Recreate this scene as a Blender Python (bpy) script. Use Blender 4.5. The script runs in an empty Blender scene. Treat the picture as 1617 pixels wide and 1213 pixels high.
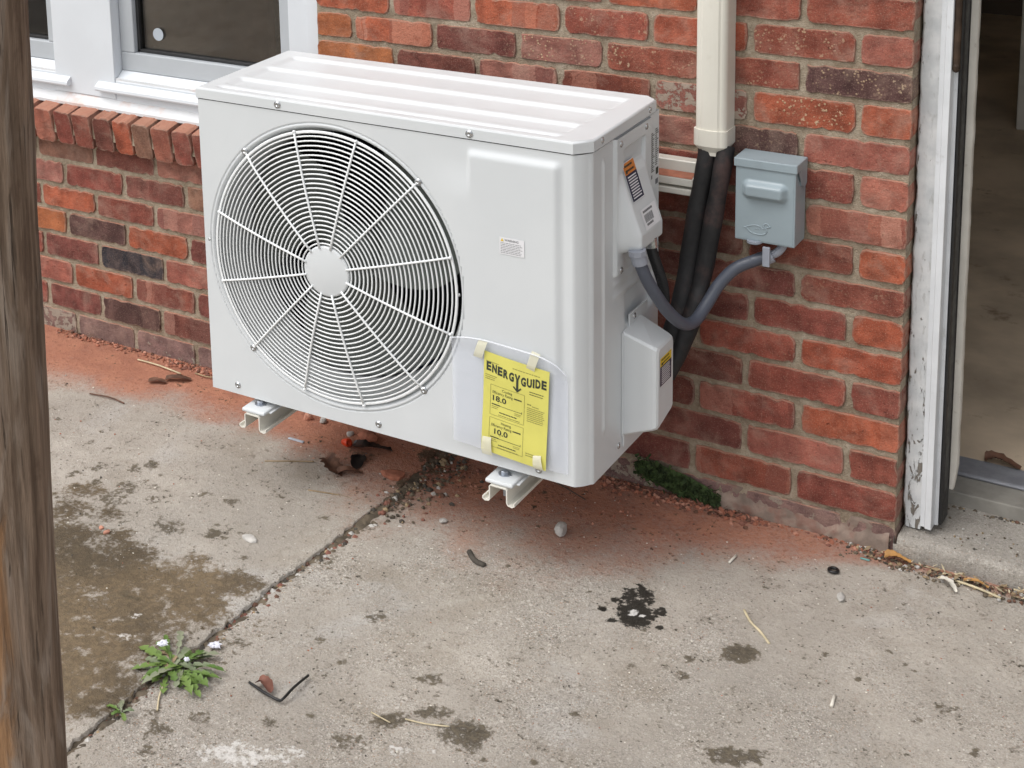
import bpy, bmesh, math, random
import numpy as np
from mathutils import Vector, Matrix

rad = math.radians
random.seed(11)
RNG = np.random.default_rng(5)
scene = bpy.context.scene
COL = scene.collection

# ------------------------------------------------------------------ camera
cam_d = bpy.data.cameras.new('camera')
cam = bpy.data.objects.new('camera', cam_d)
COL.objects.link(cam)
R_ = Vector((0.8113, 0.5829, -0.0464)); U_ = Vector((-0.0829, 0.1933, 0.9776)); D_ = Vector((-0.5788, 0.7893, -0.2051))
cam.matrix_world = Matrix(((R_.x, U_.x, -D_.x, 0.7234), (R_.y, U_.y, -D_.y, -3.0838), (R_.z, U_.z, -D_.z, 1.8105), (0, 0, 0, 1)))
cam_d.sensor_width = 36.0
cam_d.lens = 57.453
cam_d.shift_x = 0.2671
cam_d.shift_y = -0.3847
cam_d.clip_start = 0.05
cam_d.clip_end = 500.0
scene.camera = cam

# ------------------------------------------------------------------ sky, sun, exposure
SUN_EL, SUN_AZ = 58.0, 214.0          # azimuth clockwise from +Y
world = bpy.data.worlds.new('World')
scene.world = world
world.use_nodes = True
wn = world.node_tree.nodes; wl = world.node_tree.links
wn.clear()
sky = wn.new('ShaderNodeTexSky'); sky.sky_type = 'NISHITA'; sky.sun_disc = False
sky.sun_elevation = rad(SUN_EL); sky.sun_rotation = rad(SUN_AZ)
sky.air_density = 1.0; sky.dust_density = 4.0; sky.ozone_density = 1.0
hs = wn.new('ShaderNodeHueSaturation'); hs.inputs['Saturation'].default_value = 0.22
bg = wn.new('ShaderNodeBackground'); bg.inputs['Strength'].default_value = 0.15
wo = wn.new('ShaderNodeOutputWorld')
wl.new(sky.outputs[0], hs.inputs['Color']); wl.new(hs.outputs[0], bg.inputs['Color']); wl.new(bg.outputs[0], wo.inputs['Surface'])
sd = bpy.data.lights.new('sun', 'SUN'); sd.energy = 0.75; sd.angle = rad(70); sd.color = (1.0, 0.97, 0.93)
sun = bpy.data.objects.new('sun', sd); COL.objects.link(sun)
tol = Vector((math.sin(rad(SUN_AZ)) * math.cos(rad(SUN_EL)), math.cos(rad(SUN_AZ)) * math.cos(rad(SUN_EL)), math.sin(rad(SUN_EL))))
sun.rotation_euler = tol.to_track_quat('Z', 'Y').to_euler()
sun.location = tol * 20
vs = scene.view_settings
vs.view_transform = 'Standard'; vs.look = 'None'; vs.gamma = 1.0; vs.use_curve_mapping = False
vs.exposure = 0.47

# ------------------------------------------------------------------ node helpers
class NT:
    def __init__(s, name):
        s.m = bpy.data.materials.new(name); s.m.use_nodes = True
        s.t = s.m.node_tree; s.n = s.t.nodes; s.l = s.t.links
        s.bsdf = s.n['Principled BSDF']
        s.co = None
    def new(s, typ, **kw):
        nd = s.n.new(typ)
        for k, v in kw.items(): setattr(nd, k, v)
        return nd
    def put(s, sock, v):
        if hasattr(v, 'links') or isinstance(v, bpy.types.NodeSocket): s.l.new(v, sock)
        else:
            if isinstance(v, (tuple, list)) and len(v) == 3 and sock.type == 'RGBA': v = (*v, 1)
            sock.default_value = v
    def coord(s, kind='Object', scale=None):
        c = s.new('ShaderNodeTexCoord').outputs[kind] if kind != 'Position' else s.new('ShaderNodeNewGeometry').outputs['Position']
        if scale is not None:
            mp = s.new('ShaderNodeMapping'); s.l.new(c, mp.inputs[0]); mp.inputs['Scale'].default_value = scale; c = mp.outputs[0]
        return c
    def noise(s, co, scale, detail=4, rough=.55, out='Fac', dist=0):
        nd = s.new('ShaderNodeTexNoise'); s.l.new(co, nd.inputs['Vector'])
        nd.inputs['Scale'].default_value = scale; nd.inputs['Detail'].default_value = detail; nd.inputs['Roughness'].default_value = rough
        nd.inputs['Distortion'].default_value = dist
        return nd.outputs[out]
    def voro(s, co, scale, out='Distance', feature='F1', rnd=1.0):
        nd = s.new('ShaderNodeTexVoronoi'); nd.feature = feature; s.l.new(co, nd.inputs['Vector']); nd.inputs['Scale'].default_value = scale
        nd.inputs['Randomness'].default_value = rnd
        return nd.outputs[out]
    def math(s, op, a, b=0.0, c=0.0, clamp=False):
        nd = s.new('ShaderNodeMath', operation=op, use_clamp=clamp)
        s.put(nd.inputs[0], a); s.put(nd.inputs[1], b); s.put(nd.inputs[2], c)
        return nd.outputs[0]
    def step(s, v, lo, hi, a=0.0, b=1.0):
        nd = s.new('ShaderNodeMapRange', interpolation_type='SMOOTHSTEP')
        s.put(nd.inputs['Value'], v); nd.inputs['From Min'].default_value = lo; nd.inputs['From Max'].default_value = hi
        nd.inputs['To Min'].default_value = a; nd.inputs['To Max'].default_value = b
        return nd.outputs[0]
    def mix(s, f, a, b, mode='MIX'):
        nd = s.new('ShaderNodeMix', data_type='RGBA', blend_type=mode)
        s.put(nd.inputs[0], f); s.put(nd.inputs[6], a); s.put(nd.inputs[7], b)
        return nd.outputs[2]
    def attr(s, name, typ='GEOMETRY', out='Fac'):
        nd = s.new('ShaderNodeAttribute', attribute_type=typ); nd.attribute_name = name
        return nd.outputs[out]
    def bump(s, h, strength=.3, dist=.002, prev=None):
        nd = s.new('ShaderNodeBump'); s.put(nd.inputs['Height'], h); nd.inputs['Strength'].default_value = strength; nd.inputs['Distance'].default_value = dist
        if prev is not None: s.l.new(prev, nd.inputs['Normal'])
        return nd.outputs[0]
    def done(s, col, rough=.5, normal=None, metal=0.0, spec=None):
        b = s.bsdf
        s.put(b.inputs['Base Color'], col); s.put(b.inputs['Roughness'], rough); s.put(b.inputs['Metallic'], metal)
        if normal is not None: s.l.new(normal, b.inputs['Normal'])
        if spec is not None: b.inputs['Specular IOR Level'].default_value = spec
        return s.m

def simple(name, col, rough=.5, var=.12, vscale=9.0, bump=.05, bscale=180.0, metal=0.0, spec=None, dirt=None, dirt_amt=.5, dscale=14.0, dthr=.58):
    t = NT(name); co = t.coord('Position')
    n = t.noise(co, vscale, 5)
    dark = tuple(c * (1 - var) for c in col); lite = tuple(min(1, c * (1 + var)) for c in col)
    c = t.mix(t.step(n, .3, .7), dark, lite)
    if dirt:
        d = t.noise(co, dscale, 8, .65)
        c = t.mix(t.math('MULTIPLY', t.step(d, dthr, dthr + .14), dirt_amt), c, dirt)
    nb = t.bump(t.noise(co, bscale, 3), bump, .001)
    r = t.step(t.noise(co, vscale * 3, 4), .3, .7, rough * .85, min(1, rough * 1.15))
    return t.done(c, r, nb, metal, spec)

# ------------------------------------------------------------------ materials
def m_brick():
    t = NT('fired_brick'); co = t.coord('Object'); oi = t.new('ShaderNodeObjectInfo')
    base = oi.outputs['Color']; rnd = oi.outputs['Random']
    off = t.new('ShaderNodeVectorMath', operation='ADD')
    cm = t.new('ShaderNodeCombineXYZ'); r50 = t.math('MULTIPLY', rnd, 57.0)
    t.l.new(r50, cm.inputs[0]); t.l.new(r50, cm.inputs[2])
    t.l.new(co, off.inputs[0]); t.l.new(cm.outputs[0], off.inputs[1]); p = off.outputs[0]
    n1 = t.noise(p, 22, 6, .6); n2 = t.noise(p, 110, 5, .65); n3 = t.noise(p, 7, 2, .5)
    c = t.mix(t.step(n1, .32, .68), t.mix(1.0, base, (.62, .58, .58), 'MULTIPLY'), t.mix(1.0, base, (1.3, 1.25, 1.2), 'MULTIPLY'))
    c = t.mix(t.math('MULTIPLY', t.step(n3, .45, .62), .45), c, t.mix(1.0, base, (.62, .55, .55), 'MULTIPLY'))
    # bands left by the clay column, across the brick
    sx = t.new('ShaderNodeSeparateXYZ'); t.l.new(p, sx.inputs[0])
    cx = t.new('ShaderNodeCombineXYZ'); t.l.new(t.math('ADD', sx.outputs[0], t.math('MULTIPLY', n1, .03)), cx.inputs[0])
    band = t.voro(cx.outputs[0], 22, 'Color')
    bs = t.new('ShaderNodeSeparateColor'); t.l.new(band, bs.inputs[0])
    stripe = t.attr('stripe', 'OBJECT')
    c = t.mix(t.math('MULTIPLY', t.math('MULTIPLY', t.step(bs.outputs[0], .5, .8), t.step(n1, .25, .5)), stripe), c, t.mix(.35, t.mix(1.0, base, (1.25, 1.35, 1.35), 'MULTIPLY'), (.45, .26, .2)))
    c = t.mix(t.math('MULTIPLY', t.step(bs.outputs[1], .6, .65), t.math('MULTIPLY', stripe, .7)), c, t.mix(1.0, base, (.6, .5, .55), 'MULTIPLY'))
    # pale grog specks
    spk = t.attr('speck', 'OBJECT')
    sd_ = t.voro(p, 130, 'Distance'); area = t.step(t.noise(p, 16, 3), .42, .62)
    sp = t.math('MULTIPLY', t.math('MULTIPLY', t.step(sd_, .34, .22), area), spk)
    c = t.mix(sp, c, (.56, .40, .25))
    wob = t.new('ShaderNodeMix', data_type='VECTOR'); wob.inputs[0].default_value = .018
    t.l.new(p, wob.inputs[4]); t.l.new(t.noise(p, 120, 3, out='Color'), wob.inputs[5])
    big = t.math('MULTIPLY', t.math('MULTIPLY', t.step(t.voro(wob.outputs[1], 62, 'Distance'), .26, .17), t.step(t.noise(p, 13, 3), .50, .62)), spk)
    c = t.mix(t.math('MULTIPLY', big, .85), c, (.58, .44, .29))
    pit = t.math('MULTIPLY', t.step(t.noise(p, 95, 3), .62, .72), area)
    c = t.mix(t.math('MULTIPLY', pit, .6), c, t.mix(1.0, base, (.4, .36, .4), 'MULTIPLY'))
    # fine light grain
    c = t.mix(t.math('MULTIPLY', t.step(t.noise(p, 420, 2), .56, .7), .38), c, (.5, .36, .27))
    c = t.mix(t.math('MULTIPLY', t.step(t.noise(p, 330, 3), .46, .36), .45), c, t.mix(1.0, base, (.42, .4, .42), 'MULTIPLY'))
    haze_ = t.step(t.noise(p, 12, 7, .68, dist=.5), .47, .72)
    c = t.mix(t.math('MULTIPLY', haze_, .34), c, (.43, .30, .235))
    # mortar smears
    sm = t.attr('smear', 'OBJECT')
    sn = t.noise(p, 30, 7, .7)
    smm = t.math('GREATER_THAN', sm, t.math('MULTIPLY_ADD', sn, 1.9, -.35))
    smf = t.math('MULTIPLY', smm, .8)
    c = t.mix(smf, c, (.36, .31, .25))
    ed = t.attr('edge')
    em = t.step(t.math('MULTIPLY_ADD', t.noise(p, 46, 6, .7), 1.5, t.math('MULTIPLY_ADD', ed, .62, -.75)), .42, .62)
    c = t.mix(t.math('MULTIPLY', em, .38), c, t.mix(n2, (.30, .20, .15), (.46, .36, .28)))
    # red dust lying on upward faces
    g = t.new('ShaderNodeNewGeometry'); sn_ = t.new('ShaderNodeSeparateXYZ'); t.l.new(g.outputs['Normal'], sn_.inputs[0])
    up = t.step(sn_.outputs[2], .55, .9)
    c = t.mix(t.math('MULTIPLY', up, .75), c, (.42, .20, .135))
    h = t.math('ADD', t.math('MULTIPLY', n1, .9), t.math('MULTIPLY', n2, .7))
    h = t.math('SUBTRACT', h, t.math('MULTIPLY', pit, .5)); h = t.math('ADD', h, t.math('MULTIPLY', sp, .35)); h = t.math('ADD', h, t.math('MULTIPLY', smf, .5))
    nb = t.bump(h, .8, .005)
    nb = t.bump(t.noise(p, 300, 4, .7), .5, .0016, nb)
    return t.done(c, t.step(n2, .3, .7, .8, .97), nb, spec=.22)

def m_mortar():
    t = NT('sandy_mortar'); p = t.coord('Position')
    n1 = t.noise(p, 9, 5); n2 = t.noise(p, 70, 6, .7); n3 = t.noise(p, 480, 2)
    c = t.mix(t.step(n1, .35, .65), (.39, .315, .235), (.53, .445, .345))
    c = t.mix(t.step(n2, .35, .7), t.mix(1.0, c, (.72, .7, .66), 'MULTIPLY'), c)
    c = t.mix(t.math('MULTIPLY', t.step(n3, .6, .7), .5), c, (.52, .47, .39))
    c = t.mix(t.math('MULTIPLY', t.step(n3, .4, .3), .6), c, (.16, .13, .1))
    nb = t.bump(t.math('ADD', n2, t.math('MULTIPLY', n3, .6)), 1.0, .006)
    return t.done(c, .95, nb, spec=.2)

def m_concrete(name, base=(.412, .374, .326), masks=True):
    t = NT(name); p = t.coord('Position')
    n0 = t.noise(p, 2.2, 5, .6); n1 = t.noise(p, 14, 6, .62); n2 = t.noise(p, 90, 5, .65); n3 = t.noise(p, 420, 2)
    b = base
    c = t.mix(t.step(n0, .3, .7), tuple(x * .80 for x in b), tuple(x * 1.12 for x in b))
    c = t.mix(t.math('MULTIPLY', t.step(n1, .35, .7), .45), c, tuple(x * .72 for x in (b[0], b[1] * .97, b[2] * .92)))
    # aggregate
    vc = t.new('ShaderNodeSeparateColor'); t.l.new(t.voro(p, 210, 'Color'), vc.inputs[0])
    vd = t.voro(p, 210, 'Distance')
    fre = t.math('MULTIPLY', t.step(t.noise(p, 30, 8, .75), .57, .66), t.step(t.noise(p, 3.7, 4), .44, .60))
    c = t.mix(t.math('MULTIPLY', fre, .6), c, (.15, .125, .095))
    worn = t.step(t.noise(p, 3.1, 4), .30, .52)
    stone = t.math('MULTIPLY', t.step(vd, .42, .3), worn)
    sc = t.mix(vc.outputs[1], (.20, .18, .155), (.50, .46, .41)); sc = t.mix(t.step(vc.outputs[2], .86, .9), sc, (.36, .22, .14))
    sp_ = t.new('ShaderNodeSeparateXYZ'); t.l.new(p, sp_.inputs[0])
    rightness = t.step(sp_.outputs[0], -1.04, -.96, .42, 1.0)
    far = t.step(sp_.outputs[1], -.16, -.62, .40, 1.0)
    wear = t.math('MULTIPLY', t.math('MULTIPLY', t.step(t.noise(p, 5.5, 6, .65, dist=.4), .36, .66, .18, .95), rightness), far) if masks else .45
    c = t.mix(t.math('MULTIPLY', t.step(t.noise(p, 4.2, 6, .66, dist=.5), .52, .70), .5), c, (.255, .215, .165))
    c = t.mix(t.math('MULTIPLY', t.step(t.noise(p, 3.3, 6, .66, dist=.5), .56, .72), .55), c, (.47, .455, .435))
    c = t.mix(t.math('MULTIPLY', t.math('MULTIPLY', t.math('MULTIPLY', stone, t.step(vc.outputs[0], .25, .4)), .8), wear), c, sc)
    v3 = t.new('ShaderNodeSeparateColor'); t.l.new(t.voro(p, 430, 'Color'), v3.inputs[0])
    c = t.mix(t.math('MULTIPLY', t.math('MULTIPLY', t.step(v3.outputs[0], .72, .78), .6), wear), c, tuple(x * .42 for x in b))
    c = t.mix(t.math('MULTIPLY', t.math('MULTIPLY', t.step(v3.outputs[1], .80, .86), .6), wear), c, (.60, .565, .51))
    v4 = t.new('ShaderNodeSeparateColor'); t.l.new(t.voro(p, 95, 'Color'), v4.inputs[0])
    c = t.mix(t.math('MULTIPLY', t.math('MULTIPLY', t.step(t.voro(p, 95, 'Distance'), .36, .28), t.step(v4.outputs[0], .60, .66)), t.math('MULTIPLY', wear, .85) if masks else .3), c, t.mix(t.step(v4.outputs[1], .35, .65), (.14, .12, .095), (.56, .52, .47)))
    c = t.mix(t.math('MULTIPLY', t.step(n2, .55, .7), .5), c, tuple(x * .5 for x in b))
    v2 = t.voro(p, 62, 'Distance'); v2c = t.new('ShaderNodeSeparateColor'); t.l.new(t.voro(p, 62, 'Color'), v2c.inputs[0])
    sp = t.math('MULTIPLY', t.step(v2, .16, .09), t.step(v2c.outputs[0], .62, .66))
    c = t.mix(sp, c, (.10, .085, .07))
    sp2 = t.math('MULTIPLY', t.step(v2, .12, .08), t.step(v2c.outputs[0], .16, .12))
    c = t.mix(sp2, c, (.66, .62, .56))
    c = t.mix(t.math('MULTIPLY', t.step(n3, .62, .72), .3), c, (.56, .52, .46))
    h = t.math('ADD', t.math('MULTIPLY', n2, .7), t.math('MULTIPLY', stone, .3)); h = t.math('ADD', h, t.math('MULTIPLY', n1, .8))
    rough = .92
    if masks:
        a = t.attr('mask', out='Color'); s3 = t.new('ShaderNodeSeparateColor'); t.l.new(a, s3.inputs[0])
        mud = t.attr('mud')
        brk = t.math('SUBTRACT', t.math('ADD', t.math('MULTIPLY', n1, .7), t.math('MULTIPLY', n2, .8)), .75)
        def edge(v, k=1.0, lo=.32, hi=.62): return t.step(t.math('MULTIPLY_ADD', brk, k, v), lo, hi)
        mu = t.math('MULTIPLY', edge(mud, 2.0, .30, .80), t.step(t.noise(p, 24, 6, .7), .30, .46))
        mc = t.mix(t.step(n0, .4, .62), (.105, .077, .045), (.185, .132, .074)); mc = t.mix(t.step(n2, .4, .66), t.mix(1.0, mc, (.65, .65, .65), 'MULTIPLY'), mc)
        mc = t.mix(t.math('MULTIPLY', t.step(n3, .62, .72), .35), mc, (.34, .28, .2))
        c = t.mix(t.math('MULTIPLY', mu, .93), c, mc)
        dd = t.math('MULTIPLY_ADD', t.math('ADD', brk, t.math('MULTIPLY', t.math('SUBTRACT', t.noise(p, 170, 4, .7), .5), .9)), .8, s3.outputs[0])
        du = t.math('MULTIPLY', t.step(dd, .05, 1.0), t.step(s3.outputs[0], .0, .14))
        dc = t.mix(t.step(n1, .3, .7), (.33, .125, .075), (.44, .19, .115)); dc = t.mix(t.math('MULTIPLY', t.step(n2, .52, .7), .6), dc, (.22, .085, .055))
        c = t.mix(t.math('MULTIPLY', du, .92), c, dc)
        st = edge(s3.outputs[1], 2.8, .26, .74)
        stc = t.mix(t.step(n2, .38, .68), (.05, .040, .026), (.13, .105, .07))
        c = t.mix(t.math('MULTIPLY', st, .88), c, stc)
        wet = t.attr('wet')
        we = edge(wet, 2.2, .32, .58)
        c = t.mix(t.math('MULTIPLY', we, .95), c, (.016, .014, .011))
        bl = edge(s3.outputs[2], 1.5, .38, .62)
        c = t.mix(t.math('MULTIPLY', bl, .85), c, (.68, .66, .63))
        rough = t.math('MULTIPLY_ADD', we, -.35, .92)
    nb = t.bump(h, .75, .005)
    nb = t.bump(n3, .45, .0014, nb)
    return t.done(c, rough, nb, spec=.22)

def m_white_paint():
    t = NT('white_powder_coat'); p = t.coord('Position')
    n = t.noise(p, 5, 4); n2 = t.noise(p, 60, 6, .7)
    c = t.mix(t.step(n, .3, .7), (.63, .655, .668), (.66, .684, .695))
    c = t.mix(t.math('MULTIPLY', t.step(n2, .66, .75), .05), c, (.42, .40, .36))
    nb = t.bump(t.noise(p, 700, 2), .06, .0006)
    nb = t.bump(t.noise(p, 6, 2), .12, .004, nb)
    return t.done(c, t.step(t.noise(p, 20, 3), .3, .7, .33, .44), nb, spec=.4)

def m_peel():
    t = NT('peeling_white_paint'); p = t.coord('Position'); q = t.coord('Position', (1, 1, .28))
    n = t.noise(q, 70, 7, .7, dist=.6); sep = t.new('ShaderNodeSeparateXYZ'); t.l.new(p, sep.inputs[0])
    low = t.step(sep.outputs[2], .55, .05)
    lip = t.step(sep.outputs[0], .010, .003)
    thr = t.math('ADD', t.math('MULTIPLY_ADD', low, .10, n), t.math('MULTIPLY', lip, .05))
    pe = t.step(thr, .635, .655)
    wood = t.mix(t.noise(t.coord('Position', (1, 1, .08)), 160, 5), (.07, .06, .05), (.32, .29, .25))
    pc = t.mix(t.step(t.noise(p, 25, 5), .3, .7), (.53, .55, .56), (.70, .71, .71))
    pc = t.mix(t.math('MULTIPLY', t.step(t.noise(q, 130, 4), .56, .7), .4), pc, (.30, .29, .27))
    nb = t.bump(t.math('SUBTRACT', t.math('MULTIPLY', t.noise(q, 45, 5), .8), pe), .9, .003)
    return t.done(t.mix(pe, pc, wood), .6, nb)

def m_post():
    t = NT('weathered_log'); o = t.coord('Position', (1, 1, .045)); o2 = t.coord('Position', (1, 1, .16)); p = t.coord('Position')
    n = t.noise(o, 75, 7, .65); n2 = t.noise(o2, 20, 6, .6, dist=1.6); n3 = t.noise(p, 260, 3)
    c = t.mix(t.step(n, .3, .7), (.105, .072, .050), (.28, .205, .15))
    c = t.mix(t.math('MULTIPLY', t.step(n2, .46, .66), .7), c, (.30, .245, .20))
    c = t.mix(t.math('MULTIPLY', t.step(n2, .44, .30), .6), c, (.085, .052, .035))
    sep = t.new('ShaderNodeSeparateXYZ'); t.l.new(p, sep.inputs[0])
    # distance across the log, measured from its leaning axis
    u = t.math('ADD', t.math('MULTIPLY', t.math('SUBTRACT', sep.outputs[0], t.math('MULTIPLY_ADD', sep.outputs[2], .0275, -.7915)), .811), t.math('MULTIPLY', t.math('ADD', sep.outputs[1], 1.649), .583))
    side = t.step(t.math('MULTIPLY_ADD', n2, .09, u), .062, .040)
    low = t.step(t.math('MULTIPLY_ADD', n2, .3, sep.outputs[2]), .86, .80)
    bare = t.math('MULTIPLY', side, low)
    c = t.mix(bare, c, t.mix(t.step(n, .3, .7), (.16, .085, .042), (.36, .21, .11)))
    split = t.math('MULTIPLY', t.step(t.noise(t.coord('Position', (1, 1, .018)), 190, 4, .6, dist=.3), .61, .66), t.step(n2, .40, .55))
    c = t.mix(t.math('MULTIPLY', split, .8), c, (.03, .02, .014))
    fib = t.noise(t.coord('Position', (1, 1, .03)), 620, 3, .6)
    c = t.mix(t.math('MULTIPLY', t.step(fib, .42, .62), .35), c, t.mix(1.0, c, (1.45, 1.42, 1.4), 'MULTIPLY'))
    knot = t.step(t.voro(t.coord('Position', (1, 1, .35)), 9, 'Distance'), .16, .05)
    c = t.mix(t.math('MULTIPLY', knot, .7), c, (.035, .022, .015))
    nb = t.bump(t.math('SUBTRACT', t.math('ADD', t.math('ADD', n, n2), t.math('MULTIPLY', fib, .5)), t.math('ADD', t.math('MULTIPLY', bare, .6), t.math('MULTIPLY', split, 1.2))), .7, .004); nb = t.bump(n3, .2, .001, nb)
    return t.done(c, .8, nb, spec=.25)

def m_glass():
    t = NT('window_glass'); t.n.remove(t.bsdf)
    tr = t.new('ShaderNodeBsdfTransparent'); tr.inputs[0].default_value = (.72, .70, .66, 1)
    gl = t.new('ShaderNodeBsdfGlossy'); gl.inputs['Roughness'].default_value = .02
    fr = t.new('ShaderNodeFresnel'); fr.inputs[0].default_value = 1.5
    f2 = t.math('MULTIPLY_ADD', fr.outputs[0], 1.5, .0, True)
    mx = t.new('ShaderNodeMixShader'); t.l.new(f2, mx.inputs[0]); t.l.new(tr.outputs[0], mx.inputs[1]); t.l.new(gl.outputs[0], mx.inputs[2])
    t.l.new(mx.outputs[0], t.n['Material Output'].inputs['Surface'])
    return t.m

def m_film(name, col, alpha, rough=.2):
    t = NT(name); p = t.coord('Position')
    nb = t.bump(t.noise(p, 26, 3, dist=.8), .35, .004)
    m = t.done(col, rough, nb); t.bsdf.inputs['Alpha'].default_value = alpha
    return m

def m_leaf(name, a, b):
    t = NT(name); p = t.coord('Position'); n = t.noise(p, 45, 4)
    oi = t.new('ShaderNodeObjectInfo')
    c = t.mix(t.step(t.math('MULTIPLY_ADD', oi.outputs['Random'], .5, t.math('MULTIPLY', n, .6)), .2, .85), a, b)
    nb = t.bump(t.noise(p, 130, 3), .4, .002)
    return t.done(c, .5, nb)

M = {}
M['brick'] = m_brick(); M['mortar'] = m_mortar()
M['slab'] = m_concrete('worn_concrete'); M['step'] = m_concrete('step_concrete', (.40, .37, .33), False)
M['cement'] = simple('smeared_cement', (.27, .205, .165), .95, .3, 22, .9, 160, dirt=(.24, .13, .10), dirt_amt=.8, dscale=16, dthr=.46)
M['floor_in'] = simple('dusty_floor', (.52, .42, .31), .9, .3, 3.0, .4, 120, dirt=(.2, .14, .09), dirt_amt=.8, dscale=9, dthr=.6)
M['white'] = m_white_paint()
M['wire'] = simple('white_coated_wire', (.86, .88, .885), .35, .03, 8, .02)
M['dark_in'] = simple('dark_interior', (.02, .021, .022), .6, .3, 20, .1)
M['shroud'] = simple('grey_shroud', (.42, .435, .435), .5, .08, 10, .05)
M['blade'] = simple('fan_plastic', (.085, .096, .088), .4, .15, 8, .05)
M['fin'] = simple('coil_fins', (.03, .034, .04), .4, .3, 30, .2, metal=.5)
M['blue'] = simple('blue_film', (.03, .06, .16), .3, .3, 30, .1)
M['screw'] = simple('zinc_screw', (.55, .56, .57), .25, .1, 60, .05, metal=.9)
M['bolt'] = simple('galvanised_bolt', (.42, .45, .50), .38, .15, 60, .1, metal=.8)
M['cream'] = simple('cream_plastic', (.66, .635, .56), .42, .04, 6, .03, dirt=(.45, .40, .32), dirt_amt=.25)
M['bracket'] = simple('cream_enamel', (.72, .70, .63), .38, .05, 12, .05, dirt=(.42, .36, .26), dirt_amt=.35, dthr=.6)
M['reddust'] = simple('red_brick_dust', (.40, .16, .10), .95, .2, 40, .3)
M['foam'] = simple('black_foam_rubber', (.0095, .009, .0095), .72, .3, 12, .3, 90, dirt=(.062, .034, .03), dirt_amt=.85, dscale=7, dthr=.46)
M['conduit'] = simple('grey_conduit', (.078, .088, .115), .42, .1, 20, .1)
M['fitting'] = simple('grey_fitting', (.30, .32, .37), .4, .08, 30, .05)
M['blackconduit'] = simple('black_conduit', (.015, .015, .016), .4, .2, 20, .1)
M['box'] = simple('grey_enamel', (.285, .345, .375), .34, .05, 10, .05, dirt=(.2, .23, .26), dirt_amt=.3)
M['vinyl'] = simple('white_vinyl', (.66, .69, .725), .38, .03, 5, .02)
M['vinyl_grey'] = simple('grey_vinyl', (.44, .465, .49), .4, .05, 6, .02)
M['flash'] = simple('white_flashing', (.66, .67, .68), .35, .04, 10, .03, dirt=(.62, .40, .32), dirt_amt=.6, dscale=6, dthr=.5)
M['gasket'] = simple('black_gasket', (.018, .018, .019), .5, .2, 20, .1)
M['alu'] = simple('white_aluminium', (.66, .68, .70), .35, .06, 14, .06, dirt=(.35, .34, .32), dirt_amt=.35, dscale=30)
M['jamb'] = simple('cream_jamb', (.58, .555, .50), .5, .08, 12, .1, dirt=(.25, .20, .15), dirt_amt=.6, dscale=40, dthr=.6)
M['bronze'] = simple('old_bronze', (.060, .038, .026), .42, .5, 26, .2, metal=.4)
M['metal_thr'] = simple('threshold_metal', (.27, .275, .30), .5, .15, 25, .1, metal=.2)
M['wood_thr'] = simple('threshold_board', (.27, .255, .225), .8, .2, 14, .3, dirt=(.12, .1, .08), dirt_amt=.6)
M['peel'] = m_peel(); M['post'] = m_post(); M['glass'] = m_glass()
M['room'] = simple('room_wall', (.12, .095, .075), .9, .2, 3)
M['paper'] = simple('yellow_paper', (.70, .655, .15), .6, .05, 18, .15, 30)
M['ink'] = simple('dark_ink', (.035, .042, .03), .7, .1, 20, 0)
M['ink_soft'] = simple('fine_print', (.26, .24, .07), .7, .1, 20, 0)
M['ink_grey'] = simple('grey_print', (.16, .16, .17), .7, .1, 20, 0)
M['label'] = simple('white_label', (.78, .78, .80), .4, .02, 20, 0)
M['orange'] = simple('orange_print', (.62, .20, .03), .45, .1, 60, 0)
M['amber'] = simple('amber_print', (.74, .52, .03), .45, .05, 60, 0)
M['navy'] = simple('navy_print', (.018, .018, .05), .4, .1, 60, 0)
M['tape'] = m_film('masking_tape', (.74, .72, .56), .86, .45)
M['bag'] = m_film('clear_plastic_bag', (.80, .84, .95), .34, .14)
M['bag_fold'] = m_film('folded_clear_plastic', (.82, .85, .90), .5, .12)  # pale film colour stands in for white glare on the bag's top edge
M['disc'] = m_film('glass_sticker', (.55, .6, .66), .75, .3)
M['soil'] = simple('joint_soil', (.12, .095, .066), .95, .5, 30, .8, 140, dirt=(.20, .16, .11), dirt_amt=.7, dscale=60)
M['stone'] = simple('grey_stone', (.46, .44, .41), .9, .15, 60, .4)
M['pale'] = simple('pale_chip', (.66, .62, .54), .8, .1, 60, .2)
M['dark'] = simple('dark_grit', (.06, .052, .042), .9, .2, 60, .3)
M['redbit'] = simple('red_brick_bit', (.33, .125, .075), .95, .2, 60, .5)
M['redbit2'] = simple('brown_brick_bit', (.20, .085, .06), .95, .2, 60, .5)
M['pinkstone'] = simple('pink_pebble', (.46, .22, .15), .8, .15, 50, .2)
M['twig'] = simple('dry_twig', (.30, .22, .13), .8, .25, 60, .2)
M['straw'] = simple('pale_straw', (.55, .47, .31), .7, .15, 60, .2)
M['deadleaf'] = simple('dead_leaf', (.12, .058, .036), .75, .4, 45, .4)
M['orangeleaf'] = simple('orange_leaf', (.42, .22, .07), .7, .3, 45, .3)
M['blackplastic'] = simple('black_plastic', (.012, .012, .012), .32, .2, 20, .3, 40)
M['nut'] = simple('orange_nut', (.62, .055, .015), .35, .1, 30, .05)
M['teal'] = simple('teal_plastic', (.16, .36, .34), .4, .1, 30, .05)
M['sliver'] = simple('glassy_sliver', (.42, .46, .52), .2, .1, 30, .05)
M['petal'] = simple('white_petal', (.74, .75, .82), .6, .06, 90, .3)
M['leafA'] = m_leaf('weed_leaf', (.075, .145, .024), (.155, .235, .055))
M['leafB'] = m_leaf('weed_leaf_grey', (.16, .20, .11), (.24, .26, .17))
M['moss'] = simple('moss', (.040, .066, .018), .95, .5, 60, 1.0, 160, dirt=(.085, .14, .03), dirt_amt=.7, dscale=90)
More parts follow.
